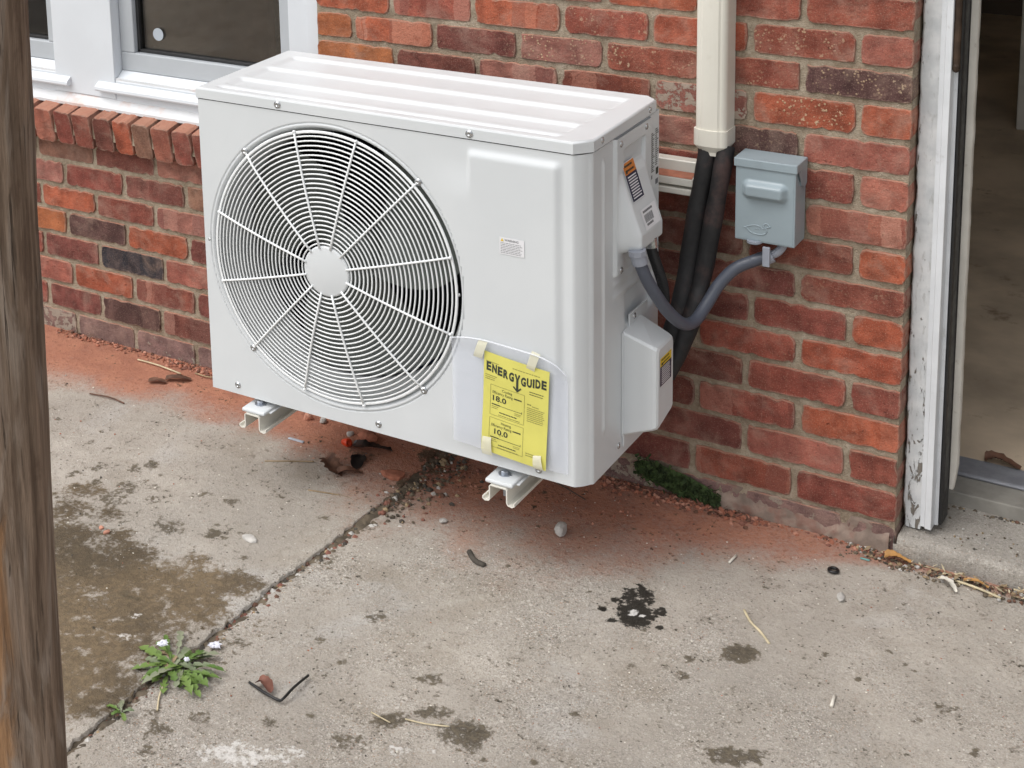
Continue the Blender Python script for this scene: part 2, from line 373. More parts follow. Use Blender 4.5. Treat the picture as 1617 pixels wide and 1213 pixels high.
M['ceil'] = simple('room_plaster', (.62, .58, .52), .9, .06, 3)
M['wall_far'] = simple('wall_beyond', (.28, .12, .08), .9, .3, 12, .4)
M['lawn'] = simple('lawn', (.07, .10, .035), .95, .4, 6, .6, 60)

# ------------------------------------------------------------------ object helpers
def props(o, label=None, cat=None, group=None, kind=None):
    if label: o['label'] = label
    if cat: o['category'] = cat
    if group: o['group'] = group
    if kind: o['kind'] = kind
    return o

def empty(name, loc, label=None, cat=None, group=None):
    o = bpy.data.objects.new(name, None); o.empty_display_size = .05; o.location = loc; COL.objects.link(o)
    return props(o, label, cat, group)

def wloc(o):
    v = Vector((0, 0, 0))
    while o is not None: v += o.location; o = o.parent
    return v

def add(name, verts, faces, mats, parent=None, smooth=False, mi=None, centre=True):
    V = np.asarray(verts, float).reshape(-1, 3)
    c = (V.min(0) + V.max(0)) / 2 if centre else np.zeros(3)
    if centre and parent is None: c[2] = V[:, 2].min()
    me = bpy.data.meshes.new(name)
    me.from_pydata([tuple(v) for v in (V - c)], [], [tuple(int(i) for i in f) for f in faces])
    for m in (mats if isinstance(mats, (list, tuple)) else [mats]): me.materials.append(m)
    if mi is not None: me.polygons.foreach_set('material_index', mi)
    if smooth: me.polygons.foreach_set('use_smooth', [True] * len(me.polygons))
    me.update()
    o = bpy.data.objects.new(name, me); COL.objects.link(o)
    if parent is not None:
        o.parent = parent; o.location = Vector(c) - wloc(parent)
    else: o.location = c
    return o

class MB:
    """collects shapes for ONE mesh object"""
    def __init__(s): s.v = []; s.f = []; s.mi = []
    def raw(s, v, f, m=0):
        b = len(s.v); s.v += [tuple(map(float, q)) for q in v]; s.f += [[i + b for i in q] for q in f]; s.mi += [m] * len(f); return s
    def box(s, x0, x1, y0, y1, z0, z1, bev=0.0, m=0, seg=2):
        bm = bmesh.new(); bmesh.ops.create_cube(bm, size=1)
        for v in bm.verts: v.co = Vector(((x0 + x1) / 2 + v.co.x * (x1 - x0), (y0 + y1) / 2 + v.co.y * (y1 - y0), (z0 + z1) / 2 + v.co.z * (z1 - z0)))
        if bev > 0: bmesh.ops.bevel(bm, geom=bm.edges[:], offset=bev, segments=seg, affect='EDGES', profile=.5)
        return s.bm(bm, m)
    def bm(s, bm, m=0):
        bm.verts.ensure_lookup_table(); bm.verts.index_update()
        s.raw([v.co for v in bm.verts], [[v.index for v in f.verts] for f in bm.faces], m); bm.free(); return s
    def prism(s, prof, axis, a, b, m=0):
        """closed 2D profile extruded along axis; prof in the two other axes in order"""
        def mk(p, t):
            if axis == 0: return (t, p[0], p[1])
            if axis == 1: return (p[0], t, p[1])
            return (p[0], p[1], t)
        n = len(prof); v = [mk(p, a) for p in prof] + [mk(p, b) for p in prof]
        f = [[i, (i + 1) % n, n + (i + 1) % n, n + i] for i in range(n)] + [list(range(n))[::-1], list(range(n, 2 * n))]
        return s.raw(v, f, m)
    def tube(s, path, r, seg=10, m=0, cap=True, sub=1):
        P = [Vector(p) for p in path]
        if sub > 1: P = catmull(P, sub)
        rr = r if isinstance(r, (list, tuple)) else None
        n = len(P); rings = []; up = None
        for i, p in enumerate(P):
            d = (P[min(i + 1, n - 1)] - P[max(i - 1, 0)]).normalized()
            if up is None:
                up = Vector((0, 0, 1)) if abs(d.z) < .9 else Vector((1, 0, 0))
            x = d.cross(up).normalized(); up = x.cross(d).normalized()
            q = r if rr is None else rr[0] + (rr[1] - rr[0]) * i / (n - 1)
            if callable(q): q = q(i / (n - 1))
            rings.append([p + x * math.cos(a) * q + up * math.sin(a) * q for a in [2 * math.pi * k / seg for k in range(seg)]])
        v = [q for rg in rings for q in rg]
        f = [[i * seg + k, i * seg + (k + 1) % seg, (i + 1) * seg + (k + 1) % seg, (i + 1) * seg + k] for i in range(n - 1) for k in range(seg)]
        if cap: f += [list(range(seg))[::-1], [(n - 1) * seg + k for k in range(seg)]]
        return s.raw(v, f, m)
    def lathe(s, c, axis, prof, seg=16, m=0):
        """prof: (radius, height along axis)"""
        ax = Vector(axis).normalized(); u = ax.orthogonal().normalized(); w = ax.cross(u); c = Vector(c)
        v = []; n = len(prof)
        for r, h in prof: v += [c + ax * h + (u * math.cos(2 * math.pi * k / seg) + w * math.sin(2 * math.pi * k / seg)) * r for k in range(seg)]
        f = [[i * seg + k, i * seg + (k + 1) % seg, (i + 1) * seg + (k + 1) % seg, (i + 1) * seg + k] for i in range(n - 1) for k in range(seg)]
        f += [list(range(seg))[::-1], [(n - 1) * seg + k for k in range(seg)]]
        return s.raw(v, f, m)
    def torus(s, c, axis, R, r, seg=72, rs=6, m=0):
        ax = Vector(axis).normalized(); u = ax.orthogonal().normalized(); w = ax.cross(u); c = Vector(c); v = []
        for i in range(seg):
            a = 2 * math.pi * i / seg; d = u * math.cos(a) + w * math.sin(a)
            for k in range(rs):
                b = 2 * math.pi * k / rs; v.append(c + d * (R + r * math.cos(b)) + ax * r * math.sin(b))
        f = [[i * rs + k, ((i + 1) % seg) * rs + k, ((i + 1) % seg) * rs + (k + 1) % rs, i * rs + (k + 1) % rs] for i in range(seg) for k in range(rs)]
        return s.raw(v, f, m)
    def grid(s, P, m=0):
        """P: rows of points"""
        nr, nc = len(P), len(P[0]); v = [p for r in P for p in r]
        f = [[i * nc + j, i * nc + j + 1, (i + 1) * nc + j + 1, (i + 1) * nc + j] for i in range(nr - 1) for j in range(nc - 1)]
        return s.raw(v, f, m)
    def text(s, txt, size, M4, m=0, bold=0.0, width=None, align='LEFT', depth=0.0):
        cu = bpy.data.curves.new('t', 'FONT'); cu.body = txt; cu.size = size; cu.offset = bold; cu.align_x = align; cu.fill_mode = 'BOTH' if depth else 'FRONT'; cu.resolution_u = 3; cu.extrude = depth
        cu.dimensions = '2D' if not depth else '3D'
        ob = bpy.data.objects.new('t', cu); COL.objects.link(ob)
        bpy.context.view_layer.update()
        me = bpy.data.meshes.new_from_object(ob.evaluated_get(bpy.context.evaluated_depsgraph_get()))
        V = [v.co.copy() for v in me.vertices]
        if width and V:
            x0 = min(v.x for v in V); x1 = max(v.x for v in V); k = width / max(1e-6, x1 - x0)
            V = [Vector(((v.x - x0) * k, v.y, v.z)) for v in V]
        s.raw([M4 @ v for v in V], [list(p.vertices) for p in me.polygons], m)
        bpy.data.objects.remove(ob); bpy.data.curves.remove(cu); bpy.data.meshes.remove(me)
        return s
    def build(s, name, mats, parent=None, smooth=False):
        return add(name, s.v, s.f, mats, parent, smooth, s.mi)

def catmull(P, sub):
    out = []; n = len(P)
    for i in range(n - 1):
        p0, p1, p2, p3 = P[max(i - 1, 0)], P[i], P[i + 1], P[min(i + 2, n - 1)]
        for k in range(sub):
            t = k / sub
            out.append(.5 * ((2 * p1) + (p2 - p0) * t + (2 * p0 - 5 * p1 + 4 * p2 - p3) * t * t + (3 * p1 - p0 - 3 * p2 + p3) * t ** 3))
    out.append(P[-1]); return out

def vnoise(x, y, scale, seed, octs=4, rough=.55):
    """value noise, numpy arrays in metres"""
    r = np.random.default_rng(seed); tab = r.random((256, 256)); out = 0; amp = 1; tot = 0
    for o in range(octs):
        u = np.asarray(x) * scale * 2 ** o + 37.1 * o; v = np.asarray(y) * scale * 2 ** o + 11.7 * o
        iu = np.floor(u).astype(int); iv = np.floor(v).astype(int); fu = u - iu; fv = v - iv
        fu = fu * fu * (3 - 2 * fu); fv = fv * fv * (3 - 2 * fv)
        g = lambda a, b: tab[a % 256, b % 256]
        out = out + amp * (g(iu, iv) * (1 - fu) * (1 - fv) + g(iu + 1, iv) * fu * (1 - fv) + g(iu, iv + 1) * (1 - fu) * fv + g(iu + 1, iv + 1) * fu * fv)
        tot += amp; amp *= rough
    return out / tot
def sstep(a, b, v):
    t = np.clip((v - a) / (b - a), 0, 1); return t * t * (3 - 2 * t)

# ================================================================== GROUND
JOINT_C = [(-.05, -.964), (-.27, -.957), (-.46, -.966), (-.6, -.971), (-.72, -.982), (-.85, -.980), (-.94, -.988), (-1.07, -1.0), (-1.2, -.998), (-1.32, -1.002), (-6, -1.1)]
jy = np.array([a for a, b in JOINT_C])[::-1]; jx = np.array([b for a, b in JOINT_C])[::-1]
def joint(y): return np.interp(y, jy, jx)

STAINS = [  # x, y, ax, ay, bx, by, kind, strength
 (-.365,-.4,.03,.019,-.015,.036,'w',1),(-.35,-.452,.028,.016,-.015,.034,'w',1),(-.382,-.495,.012,.007,-.005,.011,'w',.8),(-.319,-.421,.014,.009,-.006,.016,'w',.9),(-.402,-.43,.007,.004,-.003,.008,'w',.8),(-.41,-.47,.009,.005,-.004,.007,'w',.7),(-.30,-.47,.008,.005,-.003,.006,'w',.7),
 (-.144,-.475,.028,.018,-.01,.029,'s',1),(-.22,-.537,.011,.007,-.004,.011,'s',.8),(-.207,-.585,.011,.007,-.005,.012,'s',.8),(-.07,-.751,.034,.022,-.007,.021,'s',.95),(-.032,-.722,.015,.01,-.007,.021,'s',.95),
 (-.457,-.928,.04,.025,-.022,.041,'s',1.05),(-.587,-.97,.034,.022,-.012,.02,'s',.9),(-.535,-.908,.041,.026,-.008,.015,'s',.8),(-.578,-.831,.021,.013,-.008,.014,'s',.85),(-.547,-.86,.009,.006,-.005,.009,'s',.8),(-.762,-.717,.022,.013,-.007,.012,'s',.7),(-.618,-1.048,.03,.018,-.014,.022,'s',.85),
 (.201,-.438,.026,.017,-.003,.014,'s',.62),(.164,-.496,.012,.008,-.002,.01,'s',.75),(.261,-.534,.008,.005,-.003,.013,'s',.9),(.31,-.494,.008,.005,-.002,.01,'s',.8),(.139,-.328,.007,.005,-.002,.009,'s',.8),(.107,-.348,.006,.003,-.002,.007,'s',.8),(.049,-.435,.006,.004,-.002,.007,'s',.8),(-.295,-.601,.008,.005,-.004,.009,'s',.7),
 (-1.545,-.682,.075,.045,-.05,.055,'m',.72),(-1.473,-.638,.036,.022,-.021,.025,'s',.75),(-1.517,-.508,.017,.01,-.011,.014,'s',.7),(-1.498,-.473,.015,.009,-.013,.016,'s',.7),(-1.306,-.66,.03,.018,-.022,.028,'s',.75),(-1.208,-.645,.023,.014,-.012,.016,'s',.7),(-1.484,-.581,.027,.016,-.018,.022,'s',.75),(-1.319,-.521,.022,.013,-.01,.013,'s',.72),
 (-1.43,-.55,.012,.008,-.006,.009,'s',.7),(-1.40,-.60,.013,.009,-.007,.01,'s',.6),(-1.36,-.585,.01,.006,-.005,.007,'s',.6),(-1.45,-.50,.009,.005,-.005,.007,'s',.6),(-1.60,-.55,.018,.01,-.01,.012,'s',.7),(-1.63,-.60,.02,.012,-.01,.014,'s',.75),(-1.56,-.60,.016,.01,-.01,.012,'s',.7),
 (-1.385,-.824,.09,.055,-.07,.08,'m',.95),(-1.25,-.864,.14,.085,-.06,.072,'m',1.0),(-1.089,-.805,.096,.059,-.041,.054,'m',.85),(-1.219,-.961,.10,.06,-.075,.088,'m',1.0),(-1.038,-.765,.05,.03,-.022,.03,'m',.9),(-1.124,-.903,.088,.054,-.044,.055,'m',1.0),(-1.14,-1.125,.06,.037,-.079,.091,'m',.95),(-1.161,-1.047,.065,.04,-.045,.05,'m',1.0),(-1.33,-.98,.10,.06,-.08,.09,'m',1.0),(-1.05,-1.0,.05,.03,-.05,.06,'m',.85),(-1.25,-1.15,.1,.06,-.08,.1,'m',.95),(-1.08,-1.25,.06,.03,-.05,.07,'m',.9),(-1.05,-1.12,.05,.03,-.05,.06,'m',.95),(-1.03,-1.19,.035,.02,-.03,.05,'m',.85),(-1.02,-.88,.035,.02,-.02,.05,'m',.9),(-1.45,-.90,.09,.05,-.07,.08,'m',.95),(-1.50,-.78,.06,.035,-.05,.06,'m',.8),(-1.36,-.74,.03,.018,-.02,.03,'m',.8),(-1.28,-.76,.035,.02,-.02,.03,'m',.8),(-1.17,-.73,.03,.018,-.02,.02,'m',.75),(-1.56,-.62,.035,.02,-.03,.03,'m',.75),(-1.44,-.69,.03,.02,-.02,.03,'m',.7),(-.935,-.86,.02,.012,-.02,.04,'m',.75),(-.94,-1.0,.022,.012,-.012,.03,'m',.7),
 (-.753,-1.074,.013,.008,-.009,.013,'s',.8),(-.707,-1.025,.008,.005,-.006,.009,'s',.8),(-.817,-.834,.022,.014,-.009,.013,'s',.55),(-.741,-.867,.01,.006,-.005,.008,'s',.6),(-.925,-1.185,.006,.004,-.008,.016,'s',.9),(-.915,-1.215,.006,.004,-.006,.018,'s',.9),(-.895,-1.25,.01,.006,-.006,.018,'s',.9),(-.945,-1.165,.012,.007,-.008,.012,'s',.8),(-.86,-1.13,.018,.012,-.012,.016,'s',.75),(-.90,-1.19,.02,.01,-.012,.018,'s',.8),(-.93,-.93,.04,.02,-.02,.03,'s',.5),
 (-.959,-.119,.035,.02,-.02,.036,'s',.95),(-.93,-.16,.035,.02,-.02,.03,'s',.75),(-.95,-.254,.03,.018,-.02,.034,'s',.85),(-.93,-.33,.03,.018,-.02,.03,'s',.55),(-.945,-.439,.018,.011,-.013,.022,'s',.7),(-.95,-.60,.02,.012,-.013,.03,'s',.6),(-1.11,-.20,.03,.02,-.02,.03,'s',.6),
 (-.751,-1.17,.05,.03,-.03,.04,'b',.66),(-.68,-1.13,.03,.02,-.02,.02,'b',.5),(-.80,-1.20,.03,.02,-.02,.02,'b',.6),(-.532,-1.022,.022,.014,-.008,.012,'b',.52),(-.487,-.995,.014,.009,-.006,.008,'b',.52),(-1.30,-.70,.04,.025,-.03,.035,'b',.3),(-1.12,-1.02,.02,.012,-.01,.014,'b',.45),(-1.15,-.955,.014,.01,-.01,.01,'b',.55),(-1.19,-.75,.05,.03,-.03,.03,'b',.3),(-.75,-.42,.05,.03,-.03,.03,'b',.3),
 (-.356,-.452,.009,.006,-.004,.012,'b',.82),(-.338,-.452,.006,.004,-.002,.005,'b',.75),
]
for k in range(150):
    x = RNG.uniform(-.93, .32); y = RNG.uniform(-1.2, -.12); a = RNG.uniform(.0025, .0095)
    STAINS.append((x, y, a, a * .4, -a * .3, a * .8, 's', RNG.uniform(.35, .8)))
for k in range(130):
    x = RNG.uniform(-1.9, -1.0); y = RNG.uniform(-1.1, -.40); a = RNG.uniform(.003, .017)
    STAINS.append((x, y, a, a * .4, -a * .4, a * .8, 's', RNG.uniform(.3, .75)))
DUST = [(-3.2,-.30),(-2.011,-.30),(-1.742,-.30),(-1.51,-.30),(-1.378,-.31),(-1.233,-.34),(-1.018,-.46),(-.885,-.52),(-.744,-.54),(-.63,-.48),(-.476,-.40),(-.354,-.33),(-.234,-.22),(-.115,-.15),(-.05,-.10),(.05,-.05),(3,-.02)]

def slab(name, xs, ys, left, label):
    X, Y = np.meshgrid(xs, ys)
    jn = joint(Y); e = (vnoise(X * 0 + .3, Y, 60, 3 if left else 4, 4) - .5) * .016
    edge = jn + ((-.004) if left else .002) + e * .8
    e0 = xs[-1] if left else xs[0]
    w = np.clip(1 - np.abs(X - e0) / .35, 0, 1) ** 2
    X = X + (edge - e0) * w
    dj = np.abs(X - jn)
    Z = (.007 * np.exp(-dj / .22) if left else -.001 * np.exp(-dj / .1)) + (vnoise(X, Y, 5, 8, 4) - .5) * .006 + (vnoise(X, Y, 60, 9, 3) - .5) * .0016
    Z = Z - .006 * np.clip(1 - dj / .012, 0, 1) * (vnoise(X, Y, 90, 12, 2))
    Z = Z - np.maximum(0, -Y - 1.6) * .0
    nr, nc = X.shape
    V = np.stack([X, Y, Z], -1).reshape(-1, 3)
    idx = np.arange(nr * nc).reshape(nr, nc)
    F = np.stack([idx[:-1, :-1], idx[:-1, 1:], idx[1:, 1:], idx[1:, :-1]], -1).reshape(-1, 4)
    # skirt along the joint
    col = idx[:, -1] if left else idx[:, 0]
    sk = V[col].copy(); sk[:, 2] -= .06; b = len(V); V = np.vstack([V, sk]); si = np.arange(b, b + nr)
    if left: SF = np.stack([col[:-1], si[:-1], si[1:], col[1:]], -1)
    else: SF = np.stack([col[1:], si[1:], si[:-1], col[:-1]], -1)
    F = np.vstack([F, SF])
    me = bpy.data.meshes.new(name)
    me.vertices.add(len(V)); me.vertices.foreach_set('co', V.ravel().astype(np.float32))
    me.loops.add(len(F) * 4); me.polygons.add(len(F))
    me.loops.foreach_set('vertex_index', F.ravel().astype(np.int32))
    me.polygons.foreach_set('loop_start', (np.arange(len(F)) * 4).astype(np.int32)); me.polygons.foreach_set('loop_total', np.full(len(F), 4, np.int32))
    me.polygons.foreach_set('use_smooth', np.ones(len(F), bool))
    me.update(calc_edges=True); me.validate()
    x, y = V[:, 0], V[:, 1]
    wx = x + (vnoise(x, y, 45, 21, 3) - .5) * .022; wy = y + (vnoise(x, y, 45, 22, 3) - .5) * .022
    lay = {k: np.zeros(len(V)) for k in 'smbw'}
    for (cx, cy, ax, ay, bx, by, kd, stg) in STAINS:
        R = 1.7 * max(math.hypot(ax, ay), math.hypot(bx, by)) + .02
        sel = (np.abs(x - cx) < R * 1.6) & (np.abs(y - cy) < R * 1.6)
        if not sel.any(): continue
        det = ax * by - ay * bx
        small = math.hypot(ax, ay) < .013
        px = (x if small else wx)[sel] - cx; py = (y if small else wy)[sel] - cy
        u = (px * by - py * bx) / det; v = (py * ax - px * ay) / det
        d = np.sqrt(u * u + v * v)
        val = stg * .8 * (1 - sstep(.45, 1.5, d))
        L = lay[kd]; L[sel] = np.maximum(L[sel], val) if kd != 'm' else np.minimum(1.05, L[sel] + val * .75)
    dx = np.array([a for a, b in DUST]); dy = np.array([b for a, b in DUST])
    lim = -np.interp(x, dx, dy) * (1 + (vnoise(x, y, 6, 31, 3) - .5) * .7)
    dust = 1 - sstep(.30, 1.15, -y / np.maximum(lim, .01))
    dust *= np.interp(x, [-3, -1.2, -.9, -.4, 0], [1, 1, .85, .85, .7])
    m = np.zeros((len(V), 4), np.float32); m[:, 0] = dust; m[:, 1] = lay['s']; m[:, 2] = lay['b']; m[:, 3] = 1
    at = me.attributes.new('mask', 'FLOAT_COLOR', 'POINT'); at.data.foreach_set('color', m.ravel())
    at = me.attributes.new('mud', 'FLOAT', 'POINT'); at.data.foreach_set('value', lay['m'].astype(np.float32))
    at = me.attributes.new('wet', 'FLOAT', 'POINT'); at.data.foreach_set('value', lay['w'].astype(np.float32))
    me.materials.append(M['slab'])
    o = bpy.data.objects.new(name, me); COL.objects.link(o)
    return props(o, label, None, None, 'structure')

def axis(*segs):
    out = []
    for a, b, st in segs: out += list(np.arange(a, b, st))
    return np.array(out + [segs[-1][1]])
ysv = axis((-6, -1.7, .12), (-1.7, -1.35, .012), (-1.35, .03, .0045))
slab('patio_slab', axis((-6, -2.5, .12), (-2.5, -2.1, .015), (-2.1, -.98, .0048)), ysv, True, 'stained left concrete slab with brown mud patch and orange dust')
slab('patio_slab', axis((-.96, .36, .0048), (.36, .8, .015), (.8, 6, .12)), ysv, False, 'pale right concrete slab in front of the doorway')
# soil in the joint
rows = []
for y in np.arange(-2.2, .02, .012):
    j = float(joint(y)); rows.append([(j + a, y, -.010 + random.uniform(-.003, .004) + (.013 if abs(a) < .02 else 0) * float(np.interp(-y, [0, .3, .6], [1, .9, .55]))) for a in (-.03, -.012, 0, .012, .03)])
props(MB().grid(rows).build('soil', M['soil'], None, True), 'dark soil filling the joint between the two concrete slabs', None, None, 'stuff')
g = MB().box(-60, 60, -60, 60, -.3, -.06); props(g.build('ground', M['lawn']), 'ground around the patio', None, None, 'structure')

# ================================================================== BRICK WALL
HC = .07073; PITCH = .2032
CZ = {0: 1.0585, 1: .9889, 2: .9214, 3: .8498, 4: .7805, 5: .7072, 6: .6342, 7: .5632, 8: .4956, 9: .4254, 10: .3566, 11: .2856, 12: .2132, 13: .1405, 14: .0669, 15: -.003, -1: 1.1295, -2: 1.2005}
JO = {(13,.5):-.099,(14,1):-.2,(12,1):-.196,(11,.5):-.099,(10,1):-.198,(9,.5):-.101,(8,1):-.202,(7,.5):-.092,(6,1):-.196,(5,.5):-.095,(4,1):-.203,(3,.5):-.097,(2,1):-.203,(1,.5):-.101,(1,1.5):-.306,(3,1.5):-.303,(9,1.5):-.294,(11,1.5):-.303,(12,2):-.404,(14,2):-.412,(10,2):-.405,(1,2.5):-.508,(1,3.5):-.702,(1,4.5):-.912,(1,5.5):-1.117,(2,3):-.609,(2,4):-.805,(2,5):-1.009,(2,6):-1.218,(3,5.5):-1.11,(3,4.5):-.904,(3,3.5):-.71,(3,2.5):-.504,(9,10.5):-2.144,(9,9.5):-1.937,(9,8.5):-1.735,(10,10):-2.038,(10,9):-1.838,(11,10.5):-2.145,(11,9.5):-1.939,(11,8.5):-1.734,(12,10):-2.037,(12,9):-1.817,(13,10.5):-2.135,(13,9.5):-1.924,(13,8.5):-1.719,(14,10):-2.04,(14,9):-1.836}
PAL = dict(R=(.27,.082,.056), O=(.35,.098,.055), S=(.335,.122,.088), M=(.18,.064,.052), P=(.31,.135,.108), D=(.105,.057,.053), K=(.030,.031,.038), T=(.25,.135,.095), Y=(.43,.158,.068), G=(.21,.135,.125), B=(.235,.072,.054))
# (course, brick counted from the door): tone, bands, specks, smears
BT = {(0,0):'R',(0,1):'R',(0,2):'O',(0,3):'B',(1,0):'S',(1,1):'R..6',(1,2):'O',(1,3):'R..7',(1,4):'O.7',(1,5):'R.8',(1,6):'O',
 (2,0):'D..8',(2,1):'R..6',(2,2):'R..7',(2,3):'P..9',(2,4):'M..2',(2,5):'O.9',(2,6):'Y',(3,0):'O...3',(3,1):'O..9',(3,2):'P...6',(3,3):'R.7',(3,4):'P.9',(3,5):'M',(3,6):'Y',
 (4,0):'S..1',(4,1):'D..3',(4,2):'P..4',(5,0):'S',(5,1):'B..2',(5,2):'B',(6,0):'S.8',(6,1):'B',(6,2):'B',(7,0):'O',(7,1):'B',(7,2):'M',(8,0):'B..2',(8,1):'M..2',(8,2):'M',(8,8):'P',(8,9):'M',(8,10):'T',
 (9,0):'O',(9,1):'B..1',(9,2):'M',(9,10):'B',(9,9):'M.3',(9,8):'T',(9,11):'P',(10,0):'O',(10,1):'R..2',(10,10):'O',(10,9):'B.4',(10,8):'P.8',(11,0):'B',(11,1):'R.4',(11,2):'M.3',(11,11):'Y',(11,10):'D',(11,9):'O',(11,8):'M',
 (12,0):'O.3',(12,1):'B.6',(12,2):'M',(12,10):'M',(12,9):'K',(12,8):'S',(13,0):'B',(13,1):'S.2',(13,2):'M.3',(13,11):'S',(13,10):'O',(13,9):'B.9',(13,8):'M',(14,0):'B',(14,1):'R.7',(14,2):'M',(14,10):'M',(14,9):'D',(14,8):'M.9'}

def brick_mesh(L, H, D, seed, front_bev=.0014, rough=1.0):
    """fired brick, origin at the centre of its front face, front towards -y; uneven worn outline"""
    r = random.Random(seed); pts = []
    hl, hh = L / 2, H / 2
    nx = max(5, int(round(L / .0125))); nz = max(3, int(round(H / .015))); c = [r.uniform(.003, .008) for _ in range(4)]
    def side(ax, n):
        return [(i / n) for i in range(n)]
    per = []
    for i in range(nx): per.append((-hl + L * i / nx, -hh, 0, -1))
    for i in range(nz): per.append((hl, -hh + H * i / nz, 1, 0))
    for i in range(nx): per.append((hl - L * i / nx, hh, 0, 1))
    for i in range(nz): per.append((-hl, hh - H * i / nz, -1, 0))
    corners = {0: (1, 1, 0), nx: (-1, 1, 1), nx + nz: (-1, -1, 2), 2 * nx + nz: (1, -1, 3)}
    for i, (x, z, nxn, nzn) in enumerate(per):
        j = r.uniform(-.0007, .0011) * rough
        if r.random() < .09 * rough: j += r.uniform(.0015, .0045)
        x -= nxn * j; z -= nzn * j
        if i in corners:
            sx, sz, q = corners[i]; x += sx * c[q] * .55; z += sz * c[q] * .55
        pts.append((x, z))
    n = len(pts)
    def ins(k):
        out = []
        for i, (x, z) in enumerate(pts):
            out.append((x - math.copysign(min(k, abs(x)), x) * (1 if abs(x) > hl - .012 else 0), z - math.copysign(min(k, abs(z)), z) * (1 if abs(z) > hh - .012 else 0)))
        return out
    i1 = ins(front_bev); i2 = ins(.0085)
    v = [(x, D, z) for x, z in pts] + [(x, front_bev * 1.0 + r.uniform(-.0006, .0008), z) for x, z in pts] + [(x, r.uniform(-.0006, .0006), z) for x, z in i1] + [(x, 0, z) for x, z in i2]
    f = []
    for a in (0, 1, 2):
        for i in range(n): f.append((a * n + i, a * n + (i + 1) % n, (a + 1) * n + (i + 1) % n, (a + 1) * n + i))
    f.append(tuple(range(3 * n, 4 * n))); f.append(tuple(range(n - 1, -1, -1)))
    me = bpy.data.meshes.new('brick'); me.from_pydata(v, [], f); me.materials.append(M['brick']); me.update()
    ea = me.attributes.new('edge', 'FLOAT', 'POINT'); ea.data.foreach_set('value', [1.0] * (2 * n) + [.95] * n + [0.0] * n)
    return me

wall = empty('brick_wall', (-1.3, .05, 0), 'red brick house wall with a soldier brick sill under the window', 'wall')
def put_brick(me, loc, tone, rot=(0, 0, 0), seed=0):
    o = bpy.data.objects.new('brick', me); COL.objects.link(o); o.parent = wall
    o.location = Vector(loc) - wall.location; o.rotation_euler = rot
    r = random.Random(seed * 7 + 3)
    a = tone.split('.') + ['', '', '']
    c = PAL[a[0]]; k = r.uniform(.9, 1.1)
    o.color = (c[0] * k, c[1] * k * r.uniform(.95, 1.05), c[2] * k, 1)
    o['stripe'] = float(a[1] or 0) / 10 if a[1] else r.choice([0., 0., .15]); o['speck'] = float(a[2] or 0) / 10 if a[2] else r.uniform(.0, .12); o['smear'] = float(a[3] or 0) / 10 if a[3] else r.uniform(.10, .26)
    return o

HX, HZ = .0115, .0105          # joint widths
WIN_R, SILL_Z = -1.318, .66
for k in range(-2, 16):
    zb = CZ[k]; ztop = CZ[k - 1] - .0005 if (k - 1) in CZ else zb + HC
    x_end = -2.62 if k >= 8 else WIN_R
    H = ztop - zb - HZ
    if k == 8: H = .054
    n = 0; xr_ = 0.0
    while xr_ > x_end + .03:
        m_ = (n + .5) if k % 2 else (n + 1)
        xl_ = JO.get((k, m_), -m_ * PITCH + random.uniform(-.003, .003))
        if xl_ < x_end + .04: xl_ = x_end - HX / 2
        a = xl_ + HX / 2; b = xr_ - (HX / 2 if n else 0)
        tone = BT.get((k, n))
        if tone is None:
            tone = random.choice(['R', 'R', 'B', 'M', 'M', 'O', 'S', 'P', 'D', 'B.5', 'R..4', 'S.6'])
        hh_ = H
        z0 = zb
        if k == 15:
            tone = 'G...' + random.choice('3456'); hh_ = H + .02; z0 = zb - .02
        D = .095 if n == 0 else .035
        me = brick_mesh(b - a, hh_, D, k * 100 + n)
        put_brick(me, ((a + b) / 2, random.uniform(-.0015, .0015) + (.002 if k == 15 else 0), z0 + hh_ / 2), tone, (random.uniform(-.012, .012), random.uniform(-.004, .004), random.uniform(-.006, .006)), k * 100 + n)
        xr_ = xl_; n += 1

# rowlock sill bricks under the window
RX = [-2.62,-2.55,-2.482,-2.414,-2.345,-2.275,-2.205,-2.132,-2.067,-1.999,-1.931,-1.867,-1.803,-1.737,-1.672,-1.604,-1.536,-1.468,-1.40,-1.330]
RT = ['R','M','R','S','B','R','S','B','B','M','O','T','S','B','B','R','M','O','B']
for i in range(len(RX) - 1):
    a, b = RX[i] + .0032, RX[i + 1] - .0032
    me = brick_mesh(b - a, .096, .10, 3000 + i, .0018, .9)
    put_brick(me, ((a + b) / 2, -.040 + random.uniform(-.002, .002), .5985), RT[i], (rad(12) + random.uniform(-.02, .02), random.uniform(-.012, .012), random.uniform(-.01, .01)), 3000 + i)

